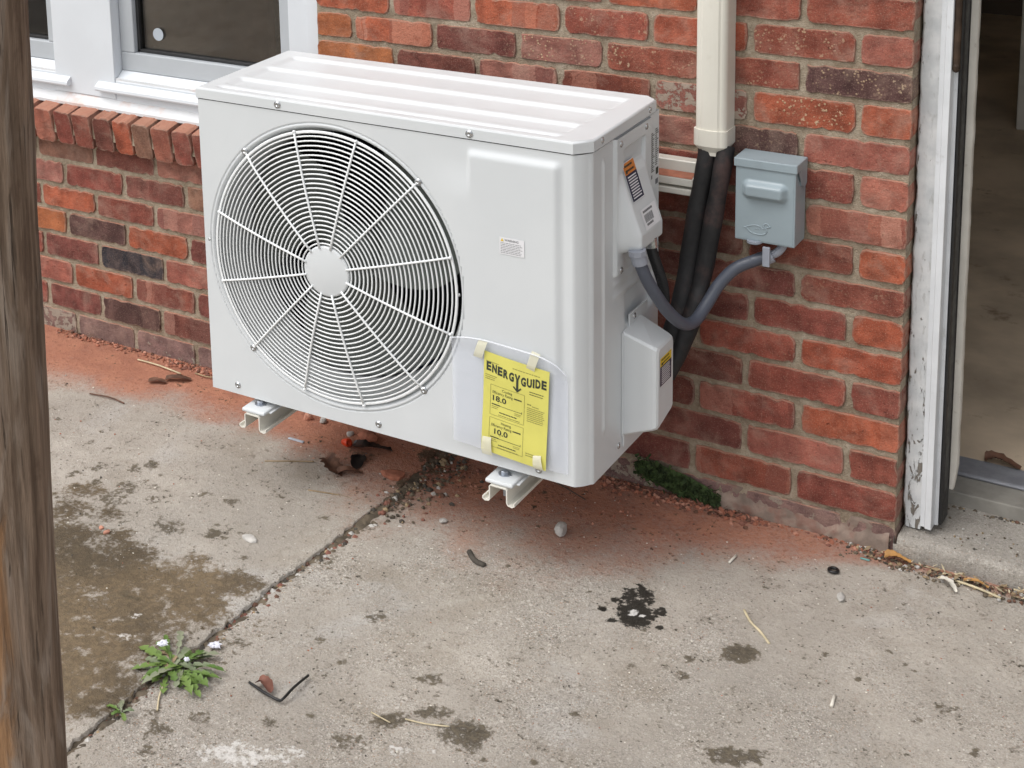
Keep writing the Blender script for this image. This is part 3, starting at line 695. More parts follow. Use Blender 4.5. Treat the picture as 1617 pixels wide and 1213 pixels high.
# mortar face, gently uneven
mo = MB()
def sheet(x0, x1, z0, z1, st=.0085, rec=.0044):
    xs = np.linspace(x0, x1, max(2, int((x1 - x0) / st))); zs_ = np.linspace(z0, z1, max(2, int((z1 - z0) / st)))
    X, Z = np.meshgrid(xs, zs_); Y = rec + (vnoise(X, Z, 40, 51, 3) - .5) * .007
    mo.grid(np.stack([X, Y, Z], -1).tolist())
sheet(-2.62, -.0022, -.05, .548); sheet(WIN_R, -.0022, .548, 1.27)
for z_ in (0,): mo.grid([[(-.0022, .0165, -.05), (-.0022, .0165, 1.27)], [(-.0022, .004, -.05), (-.0022, .004, 1.27)]])
mo.box(-2.62, -.0022, .0165, .095, -.05, .548); mo.box(WIN_R, -.0022, .0165, .095, .549, 1.27)
mo.box(-2.62, WIN_R - .0, -.0340, .06, .582, .634); mo.box(-2.62, WIN_R - .0, -.0200, .06, .563, .581); mo.box(-2.62, WIN_R - .0, .0010, .06, .545, .5625)       # mortar between the sill bricks
mo.build('mortar', M['mortar'], wall, True)
for p in wall.children[-1].data.polygons: p.use_smooth = len(p.vertices) == 4 and p.area < .002
# cement smeared over the lowest course
cs = MB(); xs = np.linspace(-.36, -.012, 90); rows = []
for z in np.linspace(-.02, .058, 18):
    top = .030 + (vnoise(xs, xs * 0 + .2, 22, 62, 3) - .5) * .055
    rows.append([(x, .004 - .0075 * float(sstep(tp + .012, tp - .012, np.array(z))) + float(vnoise(np.array(x), np.array(z), 60, 61, 3) - .5) * .007, z) for x, tp in zip(xs, top)])
cs.grid(rows).build('cement_patch', M['cement'], wall, True)

# wall beyond the picture and the dark room behind it
st_ = MB()
st_.box(-6, -2.62, .0, .12, -.05, 2.7); st_.box(WIN_R, -.002, .02, .12, 1.272, 2.299); st_.box(1.92, 6, 0, .12, -.05, 2.7); st_.box(-2.62, 1.92, .02, .12, 2.3, 2.7); st_.box(-2.62, WIN_R - .001, .02, .12, 1.902, 2.299)
props(st_.build('house_wall', M['wall_far']), 'brick house wall continuing outside the picture', None, None, 'structure')
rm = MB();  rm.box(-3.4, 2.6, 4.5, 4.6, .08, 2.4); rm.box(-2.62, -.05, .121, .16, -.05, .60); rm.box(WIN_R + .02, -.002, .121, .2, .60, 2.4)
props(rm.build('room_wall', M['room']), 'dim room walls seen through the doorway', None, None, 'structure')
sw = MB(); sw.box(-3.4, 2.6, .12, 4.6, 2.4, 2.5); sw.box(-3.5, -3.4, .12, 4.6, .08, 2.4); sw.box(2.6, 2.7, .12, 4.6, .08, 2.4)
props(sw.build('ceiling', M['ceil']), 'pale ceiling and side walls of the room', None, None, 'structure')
props(MB().box(-3.4, 2.6, .30, 4.6, -.05, .08).build('floor', M['floor_in']), 'dusty brown concrete floor inside the doorway', None, None, 'structure')
props(MB().box(-.312, -.10, 2.765, 2.90, .08, 2.4, .004).build('partition', M['jamb']), 'pale partition end standing inside the dark room', None, None, 'structure')

props(MB().raw([(-3.0, .9, .1), (-2.1, .9, .1), (-2.5, 1.5, 2.2), (-3.3, 1.5, 2.2), (-3.0, .94, .1), (-2.1, .94, .1), (-2.5, 1.54, 2.2), (-3.3, 1.54, 2.2)], [[0, 1, 2, 3], [7, 6, 5, 4], [0, 4, 5, 1], [1, 5, 6, 2], [2, 6, 7, 3], [3, 7, 4, 0]]).build('board', simple('brown_board', (.34, .20, .13), .8, .3, 5)), 'brown board leaning inside the room behind the dark window', 'board')  # panel added in the room to imitate brown reflections in the glass

# ================================================================== WINDOW
win = empty('twin_window', (-1.9, .03, .66), 'white vinyl twin window with dark panes above the brick sill', 'window')
b = MB(); b.box(-2.168, -1.962, .0185, .10, .680, 1.9, .002); b.build('mullion_casing', M['vinyl'], win)
b = MB(); b.box(-1.412, -1.3225, .020, .10, .70, 1.9, .0025); b.box(-1.356, -1.3205, .016, .0195, .70, 1.9, .001); b.build('side_casing', M['vinyl'], win)
b = MB(); b.prism([(-.004, .6525), (-.004, .660), (.0225, .678), (.0225, .735), (.10, .735), (.10, .6525)], 0, -2.62, -1.321); b.build('sill_flashing', M['flash'], win)
for (x0, x1) in ((-1.962, -1.412), (-2.60, -2.168)):
    s_ = MB(); zb_ = .751
    s_.box(x0 + .001, x1 - .001, .050, .085, zb_, zb_ + .050, .003); s_.box(x0 + .001, x0 + .046, .050, .0845, zb_ + .050, 1.9, .003); s_.box(x1 - .046, x1 - .001, .050, .0845, zb_ + .050, 1.9, .003)
    s_.box(x0 + .0465, x0 + .055, .064, .084, zb_ + .051, 1.9, .001, 1); s_.box(x0 + .0465, x1 - .0465, .064, .084, zb_ + .0505, zb_ + .058, .001, 1)
    so = s_.build('sash', [M['vinyl_grey'], M['gasket']], win)
    MB().box(x0 + .050, x1 - .046, .074, .078, zb_ + .052, 1.9).build('pane', M['glass'], so)
    t_ = MB(); xa, xb = (x0 - .055, x1) if x0 > -2 else (x0, x1 + .055)
    t_.prism([(.0212, .676), (.0212, .728), (.050, .7505), (.09, .7505), (.09, .676)], 0, x0 + .001, x1 - .001)
    t_.prism([(.0025, .7005), (.0005, .7045), (.0015, .711), (.006, .716), (.019, .7235), (.0199, .7235), (.0199, .7005)], 0, xa, xb)
    t_.build('stool', M['vinyl'], win)
MB().lathe((-1.852, .073, .852), (0, -1, 0), [(.0001, 0), (.0165, 0), (.0165, .0012), (.0001, .0012)], 24).build('glass_sticker', M['disc'], win)

# ================================================================== DOOR FRAME, STEP
door = empty('door_frame', (.05, .08, .05), 'white door jamb with peeling paint and black gasket beside the brick edge', 'door frame')
rows = []
for z in np.linspace(.046, 2.29, 160):
    e = max(0, 1 - (z - .046) / .06) * .008
    w1 = float(vnoise(np.array(.1), np.array(z), 30, 71, 3) - .5) * .006; w2 = float(vnoise(np.array(.7), np.array(z), 22, 72, 3) - .5) * .005
    rows.append([(.002 + w1 + e * .5, .11, z), (.002 + w1 + e * .5, .044, z), (.005 + w1 + e * .5, .040 + w2 * .4, z), (.020, .0395 + w2 * .5, z), (.0365 + w2 * .3, .040, z), (.0375, .046, z), (.0375, .11, z)])
MB().grid(rows).build('brick_mould', M['peel'], door)
b = MB(); b.prism([(.0375, .032), (.0455, .032), (.0465, .030), (.0475, .027), (.0585, .025), (.0595, .028), (.0600, .050), (.066, .052), (.066, .10), (.0375, .10)], 2, .058, 2.29); b.build('storm_door_channel', M['alu'], door)
b = MB(); b.prism([(.0665, .055), (.0685, .051), (.0715, .053), (.0730, .062), (.0730, .10), (.0665, .10)], 2, .060, 2.29); b.build('weatherstrip', M['gasket'], door, False)
rows = []
for z in np.linspace(.118, 2.29, 170):
    q = max(0, 1 - (z - .118) / .05); w2 = float(vnoise(np.array(.3), np.array(z), 40, 75, 3) - .5) * .004
    rows.append([(.0735, .110, z), (.0735, .098, z), (.075, .0955, z), (.0865 + w2 * .6 - q * .006, .0955, z), (.0880 + w2 * .6 - q * .006, .099, z), (.0880 + w2 * .6 - q * .006, .110, z)])
MB().grid(rows).build('door_stop', M['jamb'], door)
b = MB(); b.tube([(.0655, .034, 2.05), (.0655, .034, 1.000)], .0068, 12); b.lathe((.0655, .034, 1.000), (0, 0, -1), [(.0068, 0), (.0078, .004), (.0078, .010), (.004, .016), (.0001, .018)], 12); b.box(.0608, .0655, .034, .05, 1.03, 2.05); b.build('closer_rod', M['bronze'], door)
b = MB(); b.box(.030, 1.88, .172, .262, .03, .074, .003); b.build('threshold_board', M['wood_thr'], door)
b = MB(); b.box(.032, 1.88, .245, .315, .0745, .083, .002); b.tube([(.032, .244, .0790), (1.88, .244, .0790)], .0045, 8); b.build('threshold_strip', M['metal_thr'], door)
# far jamb of the doorway (outside the frame)
MB().box(1.885, 1.92, .03, .2, .0, 2.29, .003).build('far_jamb', M['jamb'], door)

rows = []
prof = [(-.006, -.05), (-.0075, .010), (-.008, .028), (-.005, .037), (.003, .0425), (.02, .0435), (.06, .0435), (.10, .044), (.15, .0445), (.21, .045), (.24, .0445)]
for x in np.linspace(-.002, 1.93, 300):
    n_ = float(vnoise(np.array(x), np.array(.5), 24, 81, 4) - .5)
    rows.append([(x + (.006 if x < .004 and z > .03 else 0), y + n_ * .010 * (y < .03), z + (n_ * .005 if z > 0 else 0) - (.010 if x < .003 and z > .03 else 0) + float(vnoise(np.array(x), np.array(y), 60, 82, 3) - .5) * .002) for (y, z) in prof])
st2 = MB().grid(rows); st2.raw([(-.002, y, z) for y, z in prof] + [(-.002, .24, -.05)], [list(range(len(prof) + 1))])
props(st2.build('doorstep', M['step'], None, True), 'low worn concrete doorstep below the open doorway', 'step')

# ================================================================== AIR CONDITIONER
XL, XR, YF, YB, ZS, ZB, ZT, CX_, CY_ = -1.3324, -.4505, -.4458, -.0992, .8810, .2214, .9055, .0290, .0330
ac = empty('air_conditioner', ((XL + XR) / 2, (YF + YB) / 2, ZB), 'white outdoor air conditioner unit with round fan grille hung on the brick wall', 'air conditioner')
FC = (-1.0085, .5600); FR = .2920
# front panel with a raised pad on its right and a round opening
def pad(x, z):
    px = sstep(-.79, -.675, x) * 0 + sstep(-.700, -.688, x) * sstep(.0, 1.0, 1) ; right = 1 - sstep(-.512, -.496, x)
    top = 1 - sstep(.849, .866, z); bot = sstep(.232, .30, z)
    # the left flank rounds off at the top corner and dies out down the panel
    lf = np.where(z > .80, sstep(-.694, -.684, x), sstep(-.80, -.66, x)); k = sstep(.76, .84, z)
    lf = sstep(-.82, -.66, x) * (1 - k) + sstep(-.694, -.682, x) * k
    return .0075 * lf * right * top * bot
nx_, nz_ = 216, 166
xs = np.linspace(XL + .001, XR - CX_, nx_); zs_ = np.linspace(ZB, ZS - .0012, nz_)
X, Z = np.meshgrid(xs, zs_); Y = YF - pad(X, Z)
keep = np.hypot(X - FC[0], Z - FC[1])
fp = MB(); V = np.stack([X, Y, Z], -1).reshape(-1, 3); idx = np.arange(nx_ * nz_).reshape(nz_, nx_)
q = np.stack([idx[:-1, :-1], idx[:-1, 1:], idx[1:, 1:], idx[1:, :-1]], -1).reshape(-1, 4); kr = keep.reshape(-1)
q = q[(kr[q] > .3060).all(1)]
fp.raw(V, q.tolist())
prof = [(.3118, .0004), (.3088, -.0004), (.3076, .0016), (.3060, .0016), (.3048, -.0010), (.3005, -.0002), (.2965, .0045), (.2945, .0085), (.2936, .014), (.2930, .022)]
NS = 128; rg = []
for r_, d_ in prof: rg.append([(FC[0] + r_ * math.cos(2 * math.pi * k / NS), YF + d_, FC[1] + r_ * math.sin(2 * math.pi * k / NS)) for k in range(NS + 1)])
fp.grid(rg[::-1])
# rounded corner and the side panel
arc = [(XR - CX_, YF), (XR - CX_ + .0035, YF + .0006)]
for a in np.linspace(.25, math.pi / 2 - .25, 6):
    ts = (a - .25) / (math.pi / 2 - .5); ax_, ay_ = CX_ * math.sin(a), CY_ - CY_ * math.cos(a); bx_, by_ = CX_ * (.22 + .56 * ts) , CY_ * (.14 + .64 * ts)
    arc.append((XR - CX_ + .35 * ax_ + .65 * bx_, YF + .35 * ay_ + .65 * by_))
arc += [(XR - .0006, YF + CY_ - .0045), (XR, YF + CY_)]
fp.grid([[(x, y, ZB), (x, y, ZS - .0012)] for x, y in arc])
ys_ = np.linspace(YF + CY_, YB, 90); zz = np.linspace(ZB, ZS - .0012, 120); Yg, Zg = np.meshgrid(ys_, zz)
rib = .0045 * np.exp(-((Yg + .3705) / .0042) ** 2) * sstep(.30, .32, Zg) * (1 - sstep(.842, .858, Zg))
for z0_ in (.590, .565): rib = rib + .003 * np.exp(-((Zg - z0_) / .004) ** 2) * sstep(-.33, -.315, Yg) * (1 - sstep(-.16, -.14, Yg))
rib = rib - .010 * sstep(-.27, -.25, Yg) * (1 - sstep(-.135, -.125, Yg)) * sstep(.485, .495, Zg) * (1 - sstep(.55, .556, Zg))
fp.grid(np.stack([XR + rib, Yg, Zg], -1).tolist())
fp.grid([[(XL, YF + .001, ZB), (XL, YF + .001, ZS)], [(XL, YB, ZB), (XL, YB, ZS)]])
fp.grid([[(XL, YB, ZB), (XL, YB, ZS)], [(XR, YB, ZB), (XR, YB, ZS)]])
fp.raw([(XL, YF, ZB + .0005), (XR - CX_, YF, ZB + .0005), (XR, YF + CY_, ZB + .0005), (XR, YB, ZB + .0005), (XL, YB, ZB + .0005)], [[4, 3, 2, 1, 0]])
fp.grid([[(XL, YF + .001, ZB), (XL, YF + .001, ZS - .0012)], [(XL + .001, YF, ZB), (XL + .001, YF, ZS - .0012)]])
fp.build('cabinet', M['white'], ac, True)
ac.children[-1].data.polygons.foreach_set('use_smooth', [len(p.vertices) == 4 for p in ac.children[-1].data.polygons])
# lid
E_ = .0022
ol = [(XL - E_, YF - E_), (XR - CX_ + .004, YF - E_), (XR + E_, YF + CY_ - .004), (XR + E_, YB - .020), (XR - .024, YB + E_), (XL - E_, YB + E_)]
ld = MB(); n = len(ol)
ZL0 = ZS + .0012
rr = [(0, ZL0), (0, ZT - .004), (.0012, ZT - .0012), (.004, ZT)]
def inset(ol, d):
    cx = sum(p[0] for p in ol) / len(ol); cy = sum(p[1] for p in ol) / len(ol)
    return [(x - math.copysign(d, x - cx), y - math.copysign(d, y - cy)) for x, y in ol]
vv = []
for d, z in rr: vv += [(x, y, z) for x, y in inset(ol, d)]
ff = [[a * n + i, a * n + (i + 1) % n, (a + 1) * n + (i + 1) % n, (a + 1) * n + i] for a in range(3) for i in range(n)]
ld.raw(vv, ff)
io = inset(ol, .004)
xs = np.linspace(io[0][0], io[3][0], 150); ys_ = np.linspace(io[0][1], io[4][1], 110); X, Y = np.meshgrid(xs, ys_)
# clip the two cut corners
c1 = (X - (XR - CX_)) / CX_ + (YF + CY_ - Y) / CY_ - 1; X = X - np.maximum(0, c1) * CX_ * .5; Y = Y + np.maximum(0, c1) * CY_ * .5
c2 = (X - (XR - .025)) / .025 + (Y - (YB - .021)) / .021 - 1; X = X - np.maximum(0, c2) * .025 * .5; Y = Y - np.maximum(0, c2) * .021 * .5
ribs = np.zeros_like(X)
for yr in (-.130, -.232, -.330, -.405): ribs = np.maximum(ribs, 1 - sstep(.006, .017, np.abs(Y - yr)))
diag = XR - .040 - .02 * (Y - YB) / (YF - YB)
inn = sstep(XL + .035, XL + .050, X) * (1 - sstep(diag - .014, diag, X)) * sstep(YF + .016, YF + .026, Y) * (1 - sstep(YB - .026, YB - .016, Y))
ld.grid(np.stack([X, Y, ZT - .0060 * inn * (1 - ribs)], -1).tolist())
ld.raw([(x, y, ZL0) for x, y in ol], [list(range(n))[::-1]])
lid = ld.build('lid', M['white'], ac, True)
lid.data.polygons.foreach_set('use_smooth', [p.center.z > (ZT - ZL0) * .2 and len(p.vertices) == 4 and p.area < .001 for p in lid.data.polygons])
# dark seam under the lid
MB().prism([(XL + .002, YF + .002), (XR - CX_, YF + .002), (XR - .002, YF + CY_ + .001), (XR - .002, YB - .022), (XR - .026, YB - .002), (XL + .002, YB - .002)], 2, ZS - .002, ZS + .002).build('seam', M['dark_in'], ac)

# fan opening
sh = MB(); rg = [[(FC[0] + r_ * math.cos(2 * math.pi * k / 96), y_, FC[1] + r_ * math.sin(2 * math.pi * k / 96)) for k in range(97)] for r_, y_ in ((.2932, YF + .020), (.281, YF + .040), (.274, YF + .075), (.274, YF + .13))]
sh.grid(rg); shr = sh.build('shroud', M['shroud'], ac, True)
cl = MB(); cl.box(XL + .01, -.62, YB - .05, YB - .01, ZB + .02, ZS - .02); cl.box(XL + .01, -.62, YF + .132, YF + .134, ZB + .01, ZS - .01)
cb = MB(); cb.box(FC[0] - .30, FC[0] + .30, YB - .030, YB - .010, ZB + .02, ZS - .02)
for k in range(60): cb.box(FC[0] - .30 + k * .01, FC[0] - .30 + k * .01 + .002, YB - .036, YB - .030, ZB + .02, ZS - .02)
cb.build('coil', M['fin'], ac)
fan = MB().lathe((FC[0], YF + .125, FC[1]), (0, -1, 0), [(.001, .0), (.060, 0), (.064, .01), (.064, .055), (.052, .066), (.001, .070)], 32).build('fan', M['blade'], ac, True)
for kb in range(3):
    a0 = rad(20 + 120 * kb); rows = []
    for i in range(11):
        t = i / 10; r_ = .058 + (.266 - .058) * t; row = []
        for j in range(11):
            s_ = j / 10 - .5
            a = a0 + s_ * rad(88 - 8 * t) + rad(26) * t * t
            row.append((FC[0] + r_ * math.cos(a), YF + .098 + s_ * .070 * (1 - .2 * t) + .012 * math.sin(3.1 * t), FC[1] + r_ * math.sin(a)))
        rows.append(row)
    bl = MB().grid(rows)
    bl.grid([[(x, y + .003, z) for x, y, z in r_] for r_ in rows][::-1])
    bl.build('blade', M['blade'], fan, True)
MB().box(FC[0] - .03, FC[0] + .20, YF + .16, YF + .162, .30, .37).build('wiring_film', M['blue'], ac)
# grille
def dome(r): t = min(1, max(0, (r - .05) / (FR - .05))); return .0015 + .0175 * (1 - t ** 2.2)
gr = MB(); NR = 25
for i in range(NR):
    r_ = .0595 + (FR - .0022 - .0595) * i / (NR - 1)
    gr.torus((FC[0], YF - dome(r_), FC[1]), (0, 1, 0), r_, (.00175 if i < NR - 1 else .0024), 96, 5)
gr.torus((FC[0], YF - .002, FC[1]), (0, 1, 0), FR - .004, .0020, 96, 5); gr.torus((FC[0], YF + .003, FC[1]), (0, 1, 0), FR - .0045, .0018, 96, 5)
grille = gr.build('fan_grille', M['wire'], ac, True)
MB().lathe((FC[0], YF - .013, FC[1]), (0, -1, 0), [(.001, 0), (.0535, 0), (.0545, .003), (.0535, .0072), (.050, .0082), (.001, .0088)], 48).build('badge', M['white'], grille, True)
for ang, ro, sc_ in ((133.1,.298,1),(105.2,.292,0),(75.8,.291,0),(46.4,.298,1),(15.5,.288,0),(-16.6,.287,0),(-46,.298,1),(-76.2,.292,0),(-105,.292,0),(-133.3,.298,1),(-164.1,.287,0),(164.6,.288,0)):
    a = rad(ang); pts = []
    for i in range(9):
        r_ = .050 + (ro - .050) * i / 8; pts.append((FC[0] + r_ * math.cos(a), YF - dome(r_) - .0030 + (.004 if i == 8 and sc_ else 0), FC[1] + r_ * math.sin(a)))
    sp = MB().tube(pts, .0023, 6); sp.lathe(pts[-1], (0, -1, 0), [(.0005, -.003), (.0032, -.002), (.0036, 0), (.0026, .0028), (.0005, .0036)], 8)
    sp.build('spoke', M['wire'], grille, True)
SCREWP = [(.0001, -.001), (.0055, -.001), (.0060, .0004), (.0056, .0018), (.0036, .0032), (.0034, .0022), (.0001, .0018)]
WASH = [(.0001, -.0002), (.0078, -.0002), (.0078, .0009), (.0001, .0009)]
def screw(c, ax, s=1.0):
    b = MB(); b.lathe(c, ax, [(r * s, h * s) for r, h in WASH], 14); b.lathe(c, ax, [(r * s, h * s) for r, h in SCREWP], 12); b.build('screw', M['screw'], ac, True)
FY = (0, -1, 0); FX = (1, 0, 0)
for x, z in ((-1.1247, .8935), (-.6858, .8925)): screw((x, YF - E_ - .0005, z), FY)
for x, z in ((-1.2628, .2423), (-.9077, .2408), (-.5501, .2376)): screw((x, YF, z), FY, .95)
for x, z in ((-1.2928, .5658), (-1.3198, .5666), (-.7157, .5616)): screw((x, YF, z), FY, .42)
for ang in (133.1, 46.4, -46, -133.3): screw((FC[0] + .302 * math.cos(rad(ang)), YF - .001, FC[1] + .302 * math.sin(rad(ang))), FY, .95)
for y, z in ((-.3796, .8945), (-.1513, .893)): screw((XR + E_, y, z), FX, .8)
# electrical cover on the side: plate with a handle pocket and a sloping hood
ys_ = np.linspace(-.3255, -.150, 74); zz = np.linspace(.605, .8795, 112); Yg, Zg = np.meshgrid(ys_, zz)
edgew = sstep(-.3255, -.3215, Yg) * (1 - sstep(-.154, -.150, Yg)) * sstep(.605, .609, Zg)
hood = .041 * np.clip((.808 - Zg) / (.808 - .690), 0, 1) * sstep(-.322, -.300, Yg) * (1 - sstep(-.200, -.172, Yg))
hood = hood * sstep(.640, .652, Zg)
hood = hood * np.clip(sstep(0, 1, (1 - np.clip(np.hypot(np.maximum(0, np.abs(Yg + .248) - .045) / .03, np.maximum(0, .685 - Zg) / .04), 0, 1)) * 2.2), 0, 1)
pock = -.016 * sstep(-.290, -.282, Yg) * (1 - sstep(-.190, -.184, Yg)) * np.clip((.852 - Zg) / .004, 0, 1) * np.clip((Zg - .795) / .05, 0, 1)
cov = MB().grid(np.stack([XR + .0065 * edgew + hood + np.maximum(pock, -.012), Yg, Zg], -1).tolist()).build('electrical_cover', M['white'], ac, True)
for y, z in ((-.3024, .8661), (-.1796, .8676), (-.3017, .6150)): screw((XR + .0066, y, z), FX, .85)
# stickers on the hood (its slope: x grows as z falls)
def hoodM(y, z, w, h, lift=.0012):
    x = lambda zz_: XR + .0065 + .041 * min(1, max(0, (.808 - zz_) / .118)) + lift
    up = Vector((x(z + h) - x(z), 0, h)).normalized(); rt = Vector((0, 1, 0)); nn = rt.cross(up)
    return Matrix(((rt.x, up.x, nn.x, x(z)), (rt.y, up.y, nn.y, y), (rt.z, up.z, nn.z, z), (0, 0, 0, 1)))
def quad(mb, M4, x0, x1, y0, y1, m, z=0.0): mb.raw([M4 @ Vector((x0, y0, z)), M4 @ Vector((x1, y0, z)), M4 @ Vector((x1, y1, z)), M4 @ Vector((x0, y1, z))], [[0, 1, 2, 3]], m)
def lines(mb, M4, x0, x1, y0, y1, n, m, z=.0003, fill=.45, ragged=.2, words=True):
    dy = (y1 - y0) / n
    for i in range(n):
        y = y1 - (i + .75) * dy; x = x0; end = x1 - random.random() * ragged * (x1 - x0)
        while x < end:
            w = min(end - x, random.uniform(.05, .16) * (x1 - x0)) if words else end - x
            quad(mb, M4, x, x + w, y, y + dy * fill, m, z); x += w + (.018 * (x1 - x0))
def sticker(M4, w, h, top, topcol, parent, name='warning_label'):
    b = MB(); quad(b, M4, -.0015, w + .0015, -.0015, h + .0015, 0); quad(b, M4, 0, w, 0, h * (1 - top), 2, .0002); quad(b, M4, 0, w, h * (1 - top), h, 1, .0002)
    lines(b, M4, w * .12, w * .93, h * .04, h * (1 - top) - h * .04, 9, 3, .0004, .45, .12, False)
    lines(b, M4, w * .1, w * .9, h * (1 - top) + h * .03, h * .985, 2, 4, .0004, .4, .2)
    b.raw([M4 @ Vector((w * .08, h * (1 - top * .9), .0005)), M4 @ Vector((w * .26, h * (1 - top * .9), .0005)), M4 @ Vector((w * .17, h * (1 - top * .55), .0005))], [[0, 1, 2]], 4)
    return b.build(name, [M['label'], topcol, M['navy'], M['ink_grey'] if False else M['label'], M['ink']], parent)
sticker(hoodM(-.2935, .7515, 0, .06), .052, .074, .30, M['orange'], cov)
b = MB(); M4 = hoodM(-.2780, .6935, 0, .02); quad(b, M4, 0, .070, 0, .040, 0)
x = .008
while x < .046:
    w_ = random.uniform(.0006, .0016); quad(b, M4, x, x + w_, .013, .028, 1, .0003); x += w_ + random.uniform(.0005, .0014)
lines(b, M4, .008, .056, .030, .037, 1, 1, fill=.6); lines(b, M4, .010, .042, .005, .011, 1, 1, fill=.7); b.build('barcode_label', [M['label'], M['ink_grey']], cov)
# rating plate printed on the rear of the side
b = MB(); M4 = Matrix(((0, 0, 1, XR + .0008), (1, 0, 0, -.1475), (0, 1, 0, .725), (0, 0, 0, 1)))
quad(b, M4, 0, .046, 0, .125, 0); lines(b, M4, .003, .024, .035, .117, 20, 1, fill=.5, ragged=.45); lines(b, M4, .027, .044, .045, .122, 18, 1, fill=.5, ragged=.6); quad(b, M4, .030, .043, .026, .040, 1, .0003); quad(b, M4, .028, .042, .006, .017, 2, .0003); quad(b, M4, .004, .012, .022, .030, 2, .0003)
b.build('rating_plate', [M['white'], M['ink'], M['ink_grey']], ac)
# valve cover
XO = -.379; vz0, vz1 = .2393, .482
vy0, vy1 = -.2825, -.193
vc = MB()
def ring(x, y0, y1, z0f, z1f, z0b, z1b, c):
    P = [(y0 + c, z0f), (y1 - c, z0b), (y1, z0b + c), (y1, z1b - c), (y1 - c, z1b), (y0 + c, z1f), (y0, z1f - c), (y0, z0f + c)]
    return [(x, p[0], p[1]) for p in P]
rgs = [ring(XR + .0005, vy0, vy1, .262, .4800, .262, .487, .004), ring(XO - .010, vy0 + .001, vy1 - .001, .286, .4610, .300, .4600, .005), ring(XO - .003, vy0 + .003, vy1 - .003, .289, .4585, .303, .4575, .006), ring(XO, vy0 + .008, vy1 - .008, .294, .454, .308, .453, .006)]
v_ = [p for r_ in rgs for p in r_]; f_ = [[a * 8 + i, a * 8 + (i + 1) % 8, (a + 1) * 8 + (i + 1) % 8, (a + 1) * 8 + i] for a in range(3) for i in range(8)] + [list(range(24, 32))]
vc.raw(v_, f_); vc.box(XR + .0005, XR + .004, vy0 + .0005, vy1 + .02, vz0, .263, .001); vc.box(XR + .0005, XR + .004, vy0 + .03, vy1 + .03, .478, .506, .001); vc.box(XR + .0005, XR + .0032, vy0 - .004, vy1 + .03, .262, .479, .001)
vco = vc.build('valve_cover', M['white'], ac)
screw((XR, -.2975, .2477), FX, .85); screw((XR + .004, -.2300, .4950), FX, .85)
M4 = Matrix(((0, 0, 1, XO + .0006), (1, 0, 0, -.2685), (0, 1, 0, .376), (0, 0, 0, 1)))
sticker(M4, .057, .058, .30, M['amber'], vco)
# front warning label
M4 = Matrix(((1, 0, 0, -.6225), (0, 0, -1, YF - .0085), (0, 1, 0, .6675), (0, 0, 0, 1)))
b = MB(); quad(b, M4, 0, .051, 0, .034, 0); b.raw([M4 @ Vector(p) for p in ((.002, .0255, .0003), (.009, .0255, .0003), (.0055, .032, .0003))], [[0, 1, 2]], 2)
b.text('WARNING', .0060, M4 @ Matrix.Translation((.0105, .0265, .0003)), 1, .0001); lines(b, M4, .002, .048, .002, .0245, 7, 1, fill=.32, ragged=.15); b.build('warning_label', [M['label'], M['ink_grey'], M['amber']], ac)
# feet: pressed plates with galvanised bolts
for fx, dz in ((-.6225, 0.0), (-1.2060, .0035)):
    w_ = .0295; f_ = MB()
    f_.box(fx - w_, fx + w_, -.474, -.10, .1965 + dz, .2050 + dz, .0035)
    f_.box(fx - w_ + .006, fx + w_ - .006, -.408, -.11, .205 + dz, .2212, .001); f_.box(fx + w_ - .004, fx + w_ + .006, -.455, -.12, .1965 + dz, .1995 + dz, .001)
    foot = f_.build('foot', M['white'], ac)
    b = MB(); b.lathe((fx - .003, -.4400, .2050 + dz), (0, 0, 1), [(.0001, 0), (.0125, 0), (.0125, .0016), (.0001, .0017)], 20); b.lathe((fx - .003, -.4400, .2066 + dz), (0, 0, 1), [(.0001, 0), (.0070, 0), (.0070, .0050), (.0060, .0060), (.0001, .0060)], 6); b.box(fx - .018, fx + .012, -.4412, -.4388, .2051 + dz, .2058 + dz); b.tube([(fx - .003, -.44, .205 + dz), (fx - .003, -.44, .160 + dz)], .0040, 8)
    b.build('bolt', M['bolt'], foot)

